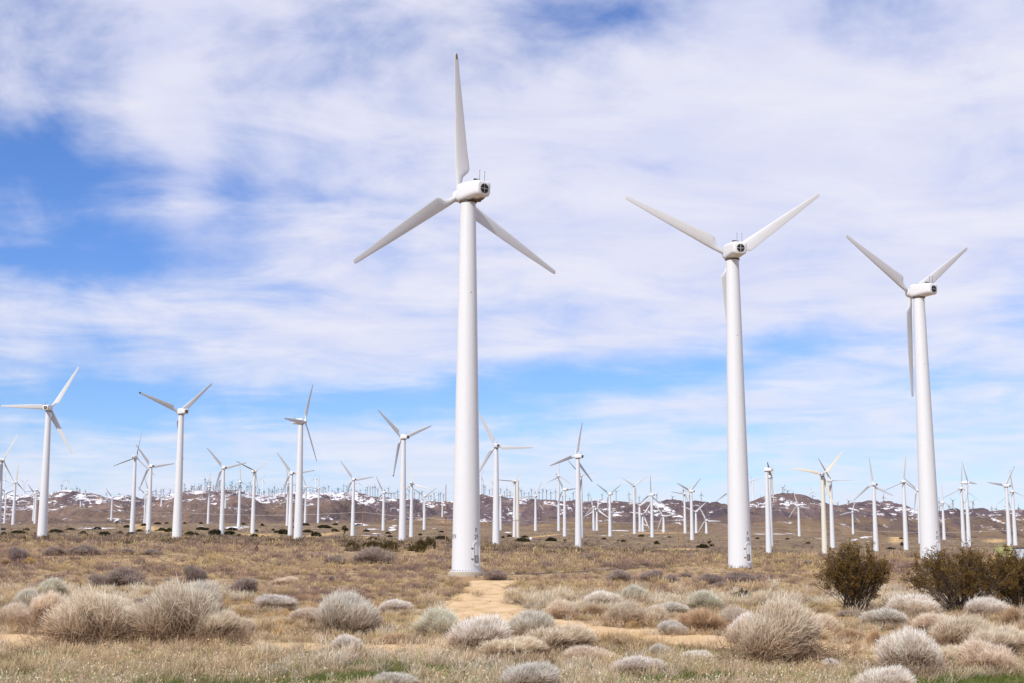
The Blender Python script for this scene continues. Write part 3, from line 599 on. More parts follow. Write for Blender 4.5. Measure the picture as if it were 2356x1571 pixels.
v_, f_ = loft([circ(.02, 0, 8), circ(.016, .95, 8), circ(.035, .96, 8), circ(.03, 1.05, 8)]); ANT = me_from('antenna', v_, f_, MT['dark'])
v_, f_ = boxes([(0, 0, .09, .42, .26, .18)]); v2, f2 = loft([circ(.10, .0, 12, .42), circ(.10, .16, 12, .42)]); SENS = me_from('sensor_box', v_+v2, f_+[tuple(i+8 for i in q_) for q_ in f2], MT['dark'])
v_, f_ = boxes([(0, -.9, .06, .02, 1.9, .02), (0, -1.8, .03, .02, .02, .08), (0, 0, .03, .02, .02, .08)]); RAIL = me_from('safety_rail', v_, f_, MT['dark'])
def oil_mesh():
    v_, f_ = [], []
    for (cx, cy, sx, sy, ph) in ((.35, -1.15, .38, .75, 0), (-.28, -1.0, .2, .4, 2), (.05, -.4, .55, .3, 1)):
        b = len(v_); n = 22
        for i in range(n):
            a = 2*math.pi*i/n; k = 1+.3*math.sin(3*a+ph)+.15*math.sin(7*a+ph)
            yy = cy+sy*k*math.sin(a); zb = .0 if yy > 0 else .06*(-yy/1.2) if yy > -1.2 else .06+.14*(-yy-1.2)/.9
            v_.append((cx+sx*k*math.cos(a), yy, zb-.012))
        f_.append(tuple(b+i for i in reversed(range(n))))
    return me_from('oil_stain', v_, f_, MT['oil'])
OIL = oil_mesh()
def tower_r(z): return 1.34-.60*z/H0
def on_tower(pts, ang, zc, out=.012):
    """flat (x, z) drawing wrapped on the tower wall at an angle from the side facing -Y"""
    res = []
    for (x, z, o_) in pts:
        rr = tower_r(zc+z)+out+o_; a = R(ang)+x/1.32
        res.append((rr*math.sin(a), -rr*math.cos(a), zc+z))
    return res
def text_mesh(s, size, ang, zc):
    cu = bpy.data.curves.new('lettering', 'FONT'); cu.body = s; cu.size = size; cu.align_x = 'CENTER'; cu.extrude = .004; cu.space_character = 1.15
    t = bpy.data.objects.new('lettering', cu); C.objects.link(t)
    me = bpy.data.meshes.new_from_object(t.evaluated_get(bpy.context.evaluated_depsgraph_get()))
    bpy.data.objects.remove(t)
    pts = on_tower([(v.co.x*.8, v.co.y, v.co.z) for v in me.vertices], ang, zc, .014)
    for v, p_ in zip(me.vertices, pts): v.co = p_
    me.materials.clear(); me.materials.append(MT['letter']); me.update(); me.name = 'lettering'; return me
def oval(w_, h_, n=36):
    pts = []; rr = w_/2
    for i in range(n):
        a = 2*math.pi*i/n; pts.append((rr*math.cos(a), rr*math.sin(a)+(h_/2-rr)*(1 if math.sin(a) >= 0 else -1)))
    return pts
def ring_prism(outer, inner, ang, zc, o0, o1):
    n = len(outer); v_ = []
    for pts, o_ in ((outer, o0), (outer, o1), (inner, o1), (inner, o0)):
        v_ += on_tower([(x, z, o_) for x, z in pts], ang, zc, 0)
    f_ = []
    for k in range(3):
        for i in range(n): j = (i+1) % n; f_.append((k*n+i, k*n+j, (k+1)*n+j, (k+1)*n+i))
    return v_, f_
def fixn(me):
    bm = bmesh.new(); bm.from_mesh(me); bmesh.ops.recalc_face_normals(bm, faces=bm.faces); bm.to_mesh(me); bm.free(); return me
def add_door(tw, ang, louvre, s3=False):
    zc = 1.62
    v_, f_ = ring_prism(oval(.86, 2.3), oval(.70, 2.14), ang, zc, -.02, .07); o = link('door', fixn(me_from('door', v_, f_, MT['tower'])), tw)
    pan = oval(.70, 2.14); c = on_tower([(x, z, .03) for x, z in pan], ang, zc, 0); cen = on_tower([(0, z, .03) for x, z in pan], ang, zc, 0)
    n = len(pan); link('door_panel', me_from('door_panel', c+cen, [(i, (i+1) % n, n+(i+1) % n, n+i) for i in range(n)], MT['nacelle']), o)
    lv = [(x, z, .045) for x, z in [(-.23, -.80), (-.18, -.85), (.18, -.85), (.23, -.80), (.23, -.20), (.18, -.15), (-.18, -.15), (-.23, -.20)]]
    link('louvre', me_from('louvre', on_tower(lv, ang, zc, 0), [tuple(range(8))], MT['doorgrey' if louvre == 'grey' else 'doorrust']), o)
    for hz in (-.47, .5):
        hv = []
        for dd in (0, .1): hv += on_tower([(x, z, dd) for x, z in ((-.60, hz-.03), (-.40, hz-.03), (-.40, hz+.03), (-.60, hz+.03))], ang, zc, 0)
        link('hinge', me_from('hinge', hv, [(0, 1, 2, 3), (4, 5, 6, 7), (0, 1, 5, 4), (1, 2, 6, 5), (2, 3, 7, 6), (3, 0, 4, 7)], MT['dark']), o)
def bolts_mesh():
    v_, f_ = loft([circ(.04, .0, 8), circ(.04, .17, 8)]); return me_from('anchor_bolt', v_, f_, MT['bolt'])
v_, f_ = loft([circ(1.47, 0, 48), circ(1.47, .05, 48), circ(1.33, .06, 48)]); FLANGE = sharp(me_from('base_flange', v_, f_, MT['tower']), 40)
BOLTS = bolts_mesh()
v_, f_ = loft([circ(1.72, -.9, 40), circ(1.70, -.12, 40), circ(1.60, -.10, 40), circ(1.58, .0, 40)]); PAD = sharp(me_from('foundation', v_, f_, MT['concrete']), 30)
v_, f_ = loft([circ(1.5, -1.2, 16), circ(1.45, .0, 16)]); PADS = sharp(me_from('foundation', v_, f_, MT['concrete']), 30)

info = []
def turbine(bx, by, ty, ph, yw, op, label):
    lod = op.get('lod', 1)
    if op.get('bl'): Y = 13.2/(32/FPX) ; Y = 1180.0
    elif op.get('far'):
        a = bx; Dd, _z = ridge(np.array([float(bx)])); Y = float(Dd[0])*(1.0 if by < 1160 else .97)*.985
    else: Y = H0/(T_of(ty)-T_of(by))
    p = at(bx, by, Y); top = at(bx, ty, Y).z
    base = tz(p.x, p.y)
    if lod == 3: base = at(bx, 1313, Y).z if label.startswith('tallest') else base+.02
    hgt = top-base
    sc = 1.0
    if op.get('far'): sc = max(.35, min(1.2, (T_of(ty)-T_of(by))*Y/H0))
    root = link('wind_turbine', None, loc=(p.x, p.y, base)); root.empty_display_size = 1
    tag(root, label, 'wind turbine', 'white wind turbines of the wind farm')
    azv = math.atan2(p.x, p.y); yaw = R(yw)-azv
    tw = link('tower', TM[op.get('mat', 'tower')], root, rot=(0, 0, -azv), scale=(sc, sc, hgt/H0))
    info.append((round(bx), round(Y), round(hgt, 1), round(base, 1), round(p.z, 1)))
    link('foundation', PAD if lod == 3 else PADS, root)
    if lod == 3:
        fl = link('base_flange', FLANGE, root)
        for i in range(32 if label.startswith('tallest') else 0): a = 2*math.pi*i/32; link('anchor_bolt', BOLTS, fl, loc=(1.41*math.cos(a), 1.41*math.sin(a), 0))
        add_door(tw, 46, op['door'])
        link('lettering', text_mesh('P', .55, 44, 3.60), tw); link('lettering', text_mesh(op['text'], .55, 45, 2.98), tw)
        if op.get('dirt'): link('lettering', text_mesh('P29', .55, -62, 3.0), tw)
        sp_ = on_tower([(.05*math.cos(k), .07*math.sin(k), .01) for k in np.linspace(0, 5.5, 8)], 22, 26.0, 0); link('wall_port', me_from('wall_port', sp_, [tuple(range(8))], MT['dark']), tw)
    if op.get('nohead'): return root
    head = dict(parent=root, loc=(0, 0, hgt), rot=(0, 0, yaw), scale=(sc, sc, sc))
    def put(name, me, par=None, off=(0, 0, 0), rot=None):
        if par is None:
            m = Matrix.Rotation(yaw, 4, 'Z') @ Matrix.Rotation(R(4) if name != 'yaw_ring' else 0, 4, 'X') @ Matrix.Translation(Vector(off)*sc)
            o = link(name, me, root); o.matrix_local = Matrix.Translation((0, 0, hgt)) @ m @ (rot.to_4x4() if rot else Matrix.Identity(4)) @ Matrix.Scale(sc, 4); return o
        o = link(name, me, par, loc=off); return o
    na = put('nacelle', NM)
    if not op.get('far'): put('yaw_ring', RING)
    if not op.get('far') and not op.get('bl'):
        put('vent', VENT, na)
        if lod >= 2:
            put('antenna', ANT, na, (-.22, -1.95, 1.76)); put('antenna', ANT, na, (.38, -1.95, 1.74)); put('sensor_box', SENS, na, (-.45, -1.72, 1.77))
            put('safety_rail', RAIL, na, (-.5, .1, 1.78))
    if op.get('oil'): put('oil_stain', OIL, na)
    nb = op.get('blades', 3)
    if nb:
        put('hub', HM)
        for k in range(3):
            phi = R(ph+120*k)
            b = put('blade', BM[op.get('blade', 'blade')], None, (0, 1.5, .78), Matrix.Rotation(phi, 3, 'Y'))
            if k in op.get('tip', ()):
                b['label'] = 'blade with a dark worn tip'
                link('worn_tip', TIPS if lod == 3 else TIPM, b)
    return root
TURB = [turbine(*t_) for t_ in TB]
import sys
if '--dbg' in sys.argv or True:
    print('TURB', info)

# small lattice machines on the crests: dark masts, one mesh per variant
def lattice_mesh(k):
    v_, f_ = boxes([(-.75, -.75, 10, .30, .30, 20), (.75, -.75, 10, .30, .30, 20), (0, .8, 10, .30, .30, 20), (0, 0, 20.6, 1.1, 2.6, 1.1)])
    for i in range(6): a, b = boxes([(0, -.75, 1.6+i*3.3, 1.6, .22, .22), (-.37, 0, 3+i*3.3, .22, 1.6, .22)]); n = len(v_); v_ += a; f_ += [tuple(n+j for j in q_) for q_ in b]
    for j in range(3):
        a = R(k*37+120*j); n = len(v_)
        for (rr, w_) in ((.3, .32), (6.0, .14)):
            for s in (-1, 1):
                for yy in (-1.9, -1.7): v_.append((rr*math.sin(a)+s*w_*math.cos(a), yy, 20.6+rr*math.cos(a)-s*w_*math.sin(a)))
        f_ += [tuple(n+i for i in q_) for q_ in ((0, 1, 3, 2), (4, 6, 7, 5), (0, 4, 5, 1), (2, 3, 7, 6), (0, 2, 6, 4), (1, 5, 7, 3))]
    return me_from('lattice_turbine', v_, f_, MT['lattice'])
LM = [lattice_mesh(k) for k in range(4)]
segs = [(0, 130, 8, 'on the low snowy crest by the wooden pole'), (135, 330, 18, 'on the brown dome of the snowy hill'), (340, 640, 84, 'on the snow-streaked crest behind the black-tipped turbine'),
        (645, 1030, 64, 'on the crest between side-on and tallest turbine'), (1105, 1330, 27, 'on the crest just past the tallest tower'), (1340, 1620, 9, 'on the brown crest above the large snow patch'),
        (1740, 2080, 10, 'on the crest behind the yellow-stained turbine'), (2150, 2356, 12, 'above the dark slope behind the green cabinet')]
for (x0, x1, n, where) in segs:
    for i in range(n):
        px = x0+(x1-x0)*(i+random.uniform(.1, .9))/n
        onslope = (x0 in (340, 135, 645)) and random.random() < .42
        Dd, _z = ridge(np.array([px])); Yd = float(Dd[0])*(random.uniform(.80, .97) if onslope else random.uniform(.975, 1.03))
        s, _t = ray(px, 1150); xx = s*Yd; hh = random.uniform(.65, 1.25)
        if x0 > 2100: hh *= 1.15
        o = link('lattice_turbine', LM[i % 4], loc=(xx, Yd, tz(xx, Yd)-.5), rot=(0, 0, random.uniform(-.6, .6)), scale=(1, 1, hh) if onslope else (1.1, 1.1, hh))
        tag(o, ('tiny dark lattice turbine low on the slope ' if onslope else 'tiny dark lattice turbine ')+where, 'wind turbine', 'lattice turbines '+where+(' (slope)' if onslope else ''))

# ------------------------------------------------------------------ vegetation
def ribbons(P0, D0, Ln, Wd, bend, c0, c1, c2, segs=2, grav=0.0, jit=.12):
    """N thin tapering strips from P0 along D0; colours run base > middle > tip"""
    n = len(P0); D0 = D0/np.linalg.norm(D0, axis=1)[:, None]
    sd_ = np.cross(D0, rng.normal(size=(n, 3))); sd_ /= np.linalg.norm(sd_, axis=1)[:, None]+1e-9
    bd = np.cross(D0, sd_)*(rng.normal(size=n)*bend)[:, None]
    V, Cc = [], []
    mult = 1+rng.normal(size=(n, 1))*jit
    for k in range(segs+1):
        t = k/segs; c = (P0+D0*(Ln*t)[:, None]+bd*(Ln*t*t)[:, None]); c[:, 2] -= grav*Ln*t*t
        w_ = Wd*(1-.65*t)
        V += [c-sd_*w_[:, None]*.5, c+sd_*w_[:, None]*.5]
        col = (c0*(1-2*t)+c1*2*t) if t < .5 else (c1*(2-2*t)+c2*(2*t-1))
        col = np.clip(col*mult, .004, .95); Cc += [col, col]
    m = 2*(segs+1); V = np.stack(V, 1).reshape(-1, 3); Cc = np.stack(Cc, 1).reshape(-1, 3)
    base = np.arange(n)[:, None]*m
    F_ = np.concatenate([base+np.array([[2*k, 2*k+1, 2*k+3, 2*k+2]]) for k in range(segs)], 0)
    return V, F_, Cc
def merge(parts):
    v_, f_, c_ = [], [], []; o_ = 0
    for a, b, c in parts: v_.append(a); f_.append(b+o_); c_.append(c); o_ += len(a)
    return np.concatenate(v_), np.concatenate(f_), np.concatenate(c_)
def dome_dirs(n, low=.05, pw=1.0):
    a = rng.random(n)*2*math.pi; z = low+(1-low)*rng.random(n)**pw; s = np.sqrt(1-z*z)
    return np.stack([s*np.cos(a), s*np.sin(a), z], 1)
def brush_mesh(n, tip, mid, base, width=.012, wild=.25, lumps=9, lean=.2, up=.5, slen=.24, woody=260):
    """ragged shrub one metre in radius and height: several cloudy brooms of fine twigs on forked stems from one root"""
    tip, mid, base = map(np.array, (tip, mid, base))
    a = rng.random(lumps)*6.28; rr = np.sqrt(rng.random(lumps))*.58; rr[0] = .08
    cr = rng.uniform(.20, .48, lumps); cr[0] = .44
    cz = np.clip((1-cr)*(1-.65*(rr/.62)**2)*rng.uniform(.72, 1.0, lumps), .12, 1); c = np.stack([rr*np.cos(a)+lean*cz*.7, rr*np.sin(a), cz], 1)
    wgt = cr**2; k = rng.choice(lumps, n, p=wgt/wgt.sum()); u_ = rng.normal(size=(n, 3)); u_ /= np.linalg.norm(u_, axis=1)[:, None]; u_[:, 2] = np.where(rng.random(n) < .75, np.abs(u_[:, 2]), u_[:, 2])
    dep = rng.beta(2.6, 1.1, n)[:, None]*rng.uniform(.85, 1.12, (n, 1)); E = c[k]+u_*cr[k][:, None]*dep; E[:, 2] = np.abs(E[:, 2])*.98
    Dn = u_*.8+E*.35+np.array([lean, 0, up])+rng.normal(size=(n, 3))*wild; Dn /= np.linalg.norm(Dn, axis=1)[:, None]
    Ln = rng.uniform(.6, 1.35, n)*slen*np.where(rng.random(n) < .05, 1.9, 1); P0 = E-Dn*Ln[:, None]*.7; P0[:, 2] = np.maximum(P0[:, 2], 0)
    q_ = np.clip((E[:, 2]-.20+rng.normal(size=n)*.13)/.34, 0, 1)[:, None]*np.clip(dep*1.6-.5, 0, 1); tp = tip*q_+mid*1.2*(1-q_)  # sunlit crown and shaded heart put into twig colours, over brown old wood
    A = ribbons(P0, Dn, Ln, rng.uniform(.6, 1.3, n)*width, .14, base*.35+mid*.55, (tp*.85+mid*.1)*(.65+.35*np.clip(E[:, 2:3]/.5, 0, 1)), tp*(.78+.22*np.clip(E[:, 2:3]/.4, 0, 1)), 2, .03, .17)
    j = rng.integers(0, lumps, woody); Ew = c[j]+rng.normal(size=(woody, 3))*cr[j][:, None]*.5; Ew[:, 2] = np.abs(Ew[:, 2])+.05; rt = rng.normal(size=(woody, 3))*.09; rt[:, 2] = -.02
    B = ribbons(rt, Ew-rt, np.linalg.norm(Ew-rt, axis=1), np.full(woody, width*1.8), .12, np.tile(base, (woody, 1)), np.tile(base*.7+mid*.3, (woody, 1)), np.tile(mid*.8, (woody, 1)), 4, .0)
    d = int(n*.14); D2 = dome_dirs(d, .0); D2[:, 2] *= .6; P2 = np.concatenate([rng.normal(size=(d, 2))*.42+[lean*.3, 0], rng.uniform(0, .22, (d, 1))], 1)
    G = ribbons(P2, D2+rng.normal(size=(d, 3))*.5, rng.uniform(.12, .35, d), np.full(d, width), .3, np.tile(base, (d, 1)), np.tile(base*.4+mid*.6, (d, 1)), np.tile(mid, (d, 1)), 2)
    return merge([A, B, G])
def vmesh(name, data):
    return me_from(name, data[0], data[1], MT['veg'], False, ('Col', data[2]))
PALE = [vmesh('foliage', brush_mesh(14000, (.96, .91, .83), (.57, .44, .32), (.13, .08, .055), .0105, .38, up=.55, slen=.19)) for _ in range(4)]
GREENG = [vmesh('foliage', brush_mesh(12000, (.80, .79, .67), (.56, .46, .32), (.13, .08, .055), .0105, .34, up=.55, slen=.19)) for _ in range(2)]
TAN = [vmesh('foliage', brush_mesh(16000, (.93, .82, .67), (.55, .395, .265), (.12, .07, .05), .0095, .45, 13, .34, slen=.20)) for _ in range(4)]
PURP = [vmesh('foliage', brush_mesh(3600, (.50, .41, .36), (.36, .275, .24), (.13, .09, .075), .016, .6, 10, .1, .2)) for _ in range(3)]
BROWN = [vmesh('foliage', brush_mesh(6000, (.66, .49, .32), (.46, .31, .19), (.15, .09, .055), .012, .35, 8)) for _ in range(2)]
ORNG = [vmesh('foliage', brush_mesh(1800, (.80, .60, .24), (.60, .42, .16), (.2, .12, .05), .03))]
def stems(n, h=.55):
    D_ = dome_dirs(n, .35); f = rng.normal(size=(n, 3))*.08; f[:, 2] = -.03
    return ribbons(f, D_, rng.uniform(.35, h, n), np.full(n, .045), .2, np.tile([.09, .06, .045], (n, 1)), np.tile([.11, .075, .055], (n, 1)), np.tile([.16, .12, .09], (n, 1)), 3)
STEM = vmesh('stem', stems(45))
shades = {'pale': PALE, 'green': GREENG, 'tan': TAN, 'purple': PURP, 'brown': BROWN, 'orange': ORNG}
def bush(px, by, wpx, hpx, kind, label, cat='bush', group=None, name='desert_bush', stem=True):
    if by > 1310:
        x, y = gp(px, by)
    else:
        lo, hi = 60.0, 1250.0                      # march out along the bearing until the ground meets that ray
        rr = np.geomspace(lo, hi, 500); s, _t = ray(px, by); zz = terrain(s*rr, rr); vv = proj(s*rr, rr, zz)[1]
        k = np.argmax(vv <= by); y = float(rr[k if vv[k] <= by else -1]); x = s*y
    z = tz(x, y); W = wpx/FPX*y/2; Hh = hpx/FPX*y
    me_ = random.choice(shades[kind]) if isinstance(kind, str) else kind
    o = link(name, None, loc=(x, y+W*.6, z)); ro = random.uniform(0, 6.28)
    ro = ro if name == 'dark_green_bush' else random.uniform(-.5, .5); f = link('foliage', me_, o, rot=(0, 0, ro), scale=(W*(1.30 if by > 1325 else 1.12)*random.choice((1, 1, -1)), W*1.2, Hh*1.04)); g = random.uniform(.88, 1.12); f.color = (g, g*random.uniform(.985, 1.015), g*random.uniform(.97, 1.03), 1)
    if stem: st_ = link('stem', STEM, o, rot=(0, 0, ro), scale=(W, W, Hh)); st_.color = (1, 1, 1, 1)
    tag(o, label, cat, group); return o
FG = [
 (112, 1378, 78, 58, 'green', 'grey-green round bush peeping over two larger pale ones'),
 (55, 1400, 64, 52, 'pale', 'small pale grey bush at the edge by the left track end'),
 (88, 1456, 95, 106, 'tan', 'tan broom bush leaning against the big grey-brown one at the track'),
 (190, 1490, 190, 140, 'tan', 'largest tangled grey-brown bush standing on the left track'),
 (395, 1486, 205, 152, 'tan', 'huge wind-blown tan bush beside the biggest tangled one'),
 (455, 1425, 95, 100, 'pale', 'silver-topped bush rising behind the huge wind-blown one'),
 (492, 1487, 110, 92, 'tan', 'tan bush at the right flank of the huge wind-blown one'),
 (300, 1462, 90, 70, 'tan', 'low tan bush filling the gap between the two biggest bushes'),
 (784, 1468, 158, 120, 'pale', 'domed bush with silver crown and tan skirt alone by the track'),
 (791, 1504, 72, 44, 'pale', 'little silver bush on the track below the domed one'),
 (1006, 1472, 122, 78, 'green', 'rounded grey-green bush at the mouth of the dirt road'),
 (1112, 1506, 165, 96, 'pale', 'wide silver bush blocking the dirt road mouth'),
 (1228, 1474, 125, 78, 'pale', 'silver bush behind the wide one blocking the road'),
 (1290, 1516, 185, 86, 'tan', 'tan and pink bush joined to the road-blocking silver ones'),
 (1180, 1526, 170, 66, 'tan', 'low brown tangle in front of the wide silver bush'),
 (1360, 1528, 120, 44, 'tan', 'low straw-coloured bush trailing off beside the green grass'),
 (1229, 1600, 165, 78, 'pale', 'pale bush cut by the bottom edge below the road mouth'),
 (1459, 1388, 70, 46, 'green', 'small grey-green ball bush behind a brown one'),
 (1443, 1440, 105, 60, 'tan', 'tan-brown bush right in front of the small grey-green ball'),
 (1625, 1410, 95, 54, 'green', 'grey-green bush behind the reddish brown one'),
 (1622, 1460, 120, 66, 'brown', 'reddish brown bush on the far side of the track'),
 (1300, 1424, 95, 46, 'tan', 'tan bush at the right verge where the dirt road widens'),
 (1365, 1424, 60, 36, 'brown', 'small brown bush on the verge between two tan ones'),
 (1550, 1420, 90, 34, 'pale', 'low pinkish pale bush between the two grey-green ones'),
 (1517, 1514, 52, 34, 'pale', 'tiny pale tuft in the sandy patch'),
 (1609, 1528, 70, 36, 'pale', 'small pale tuft beside the big fan-shaped bush'),
 (1800, 1536, 240, 160, 'tan', 'biggest fan-shaped bush with brown heart beside green grass'),
 (1725, 1480, 90, 70, 'pale', 'pale bush tucked behind the biggest fan-shaped one'),
 (2112, 1424, 108, 60, 'pale', 'pale domed bush under the first dark creosote bush gap'),
 (2280, 1424, 112, 54, 'pale', 'pale spiky dome before the second creosote bush'),
 (2112, 1562, 150, 112, 'pale', 'silver wind-swept bush near the corner sand patch'),
 (2235, 1500, 175, 86, 'tan', 'pinkish broom bush behind the wind-swept silver one'),
 (2320, 1524, 150, 90, 'tan', 'pinkish broom bush touching the frame edge'),
 (2285, 1550, 125, 80, 'tan', 'tan bush with dark hollow base near the frame corner'),
 (2060, 1612, 150, 80, 'pale', 'silver bush cut by the bottom edge near the corner'),
 (2347, 1446, 62, 48, 'brown', 'olive-brown bush at the frame edge beside the spiky dome'),
 (1915, 1548, 52, 36, 'pale', 'small white tuft at the foot of the biggest fan-shaped bush'),
 (1960, 1480, 70, 38, 'brown', 'low brown bush at the edge of the sand patch'),
 (2025, 1492, 48, 44, 'brown', 'upright reddish bush on the sand patch'),
 (1979, 1505, 38, 28, 'brown', 'tiny reddish bush in the middle of the sand patch'),
 (655, 1330, 60, 20, 'tan', 'low tan mound in the open scrub behind the domed bush'),
 (18, 1446, 90, 62, 'tan', 'tan bush at the frame edge above the track end'),
 (255, 1440, 120, 74, 'tan', 'tan bush crest showing between the two biggest bushes'),
 (345, 1478, 120, 90, 'tan', 'grey-brown bush joining the tangled and the wind-blown ones'),
 (545, 1470, 80, 50, 'tan', 'thin straw-coloured bush trailing from the huge wind-blown one'),
 (622, 1404, 110, 40, 'pale', 'low pinkish bush in the scrub before the domed one'),
 (700, 1432, 90, 36, 'tan', 'low tan bush touching the skirt of the domed bush'),
 (905, 1412, 80, 34, 'pale', 'low pale bush between the domed one and the dirt road'),
 (925, 1484, 120, 26, 'brown', 'pile of dead dark twigs beside the track'),
 (1385, 1398, 90, 40, 'pale', 'low pale bush uphill of the tan-brown one'),
 (1500, 1440, 80, 48, 'tan', 'tan bush at the far verge between brown and grey-green ones'),
 (1545, 1462, 70, 40, 'pale', 'pale grass-like bush beside the reddish brown one'),
 (1700, 1452, 90, 60, 'tan', 'yellowish bush between reddish one and biggest fan-shaped one'),
 (1890, 1462, 90, 50, 'tan', 'straw bush at the right flank of the biggest fan-shaped one'),
 (2050, 1448, 110, 46, 'pale', 'low pale bush behind the sand patch'),
 (2175, 1470, 120, 66, 'tan', 'olive-tan bush between the domed and pinkish ones'),
 (2190, 1545, 110, 66, 'tan', 'tan bush wedged beside the silver wind-swept one'),
 (1470, 1556, 130, 44, 'pale', 'low pale bush in the bottom grass below the sandy patch'),
 (900, 1590, 120, 44, 'pale', 'pinkish pale tuft at the bottom edge among green grass'),
]
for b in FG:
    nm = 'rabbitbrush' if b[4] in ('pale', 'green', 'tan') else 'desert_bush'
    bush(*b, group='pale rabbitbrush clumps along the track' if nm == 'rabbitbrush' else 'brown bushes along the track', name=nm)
MIDP = [(27, 1292, 64, 38), (120, 1278, 52, 22), (182, 1277, 92, 26), (212, 1252, 34, 9), (280, 1276, 66, 16), (338, 1277, 60, 15), (268, 1338, 112, 52), (214, 1338, 66, 36), (435, 1323, 74, 42), (565, 1362, 82, 42), (463, 1271, 32, 9), (140, 1300, 22, 13),
        (769, 1297, 64, 22), (858, 1297, 108, 40), (761, 1325, 26, 17), (1020, 1298, 38, 16), (1140, 1321, 68, 26), (1250, 1303, 38, 14), (1430, 1324, 70, 30), (1510, 1322, 76, 28), (1545, 1324, 44, 20), (1637, 1328, 64, 26), (1703, 1328, 84, 30), (1750, 1322, 40, 16), (1590, 1283, 28, 13), (1350, 1287, 42, 15), (1425, 1285, 20, 8), (1352, 1358, 32, 14), (1576, 1314, 38, 9), (1770, 1268, 22, 8), (1860, 1300, 40, 12), (640, 1300, 30, 9), (700, 1290, 26, 8), (1490, 1300, 30, 9), (1660, 1340, 44, 14), (1960, 1420, 60, 16), (90, 1340, 44, 18), (330, 1392, 60, 22), (930, 1262, 34, 8), (1040, 1262, 40, 14)]
ordn = ['first', 'second', 'third', 'fourth', 'fifth', 'sixth', 'seventh', 'eighth', 'ninth', 'tenth', 'eleventh', 'twelfth', 'thirteenth', 'fourteenth', 'fifteenth', 'sixteenth', 'seventeenth', 'eighteenth', 'nineteenth', 'twentieth', 'twenty-first', 'twenty-second', 'twenty-third', 'twenty-fourth', 'twenty-fifth', 'twenty-sixth']
marks = [(-60, 'the frame edge'), (96, 'the turbine with the wooden pole'), (406, 'the black-tipped V turbine'), (685, 'the side-on turbine'), (925, 'the stubby black-tipped turbine'), (1072, 'the tallest turbine'), (1330, 'the lone mid-sized turbine'), (1592, 'the V-bladed rocky-ridge turbine'), (1703, 'the second tallest turbine'), (1898, 'the yellow-stained turbine'), (2142, 'the tall turbine in the bushes'), (9999, '')]
def ordered(items, what):
    """give each of a row of like things a label by counting from the nearest landmark"""
    lab = {}
    for k in range(len(marks)-1):
        seg = sorted((it for it in items if marks[k][0] <= it[0] < marks[k+1][0]), key=lambda it: it[0])
        for i, it in enumerate(seg): lab[id(it)] = f'{ordn[i]} {what} right of {marks[k][1]}'
    return lab
lb = ordered(MIDP, 'purple-brown twiggy bush')
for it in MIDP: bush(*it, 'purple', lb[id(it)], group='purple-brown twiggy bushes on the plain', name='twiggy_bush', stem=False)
bush(64, 1297, 34, 16, 'orange', 'bright orange-yellow tuft beside a purple-brown bush', name='orange_tuft', stem=False)
bush(8, 1301, 28, 20, 'brown', 'rusty red bush at the frame edge near the orange tuft', name='desert_bush', stem=False)
bush(225, 1362, 26, 22, 'orange', 'yellow straw clump behind the tangled grey-brown bush', name='straw_clump', stem=False)

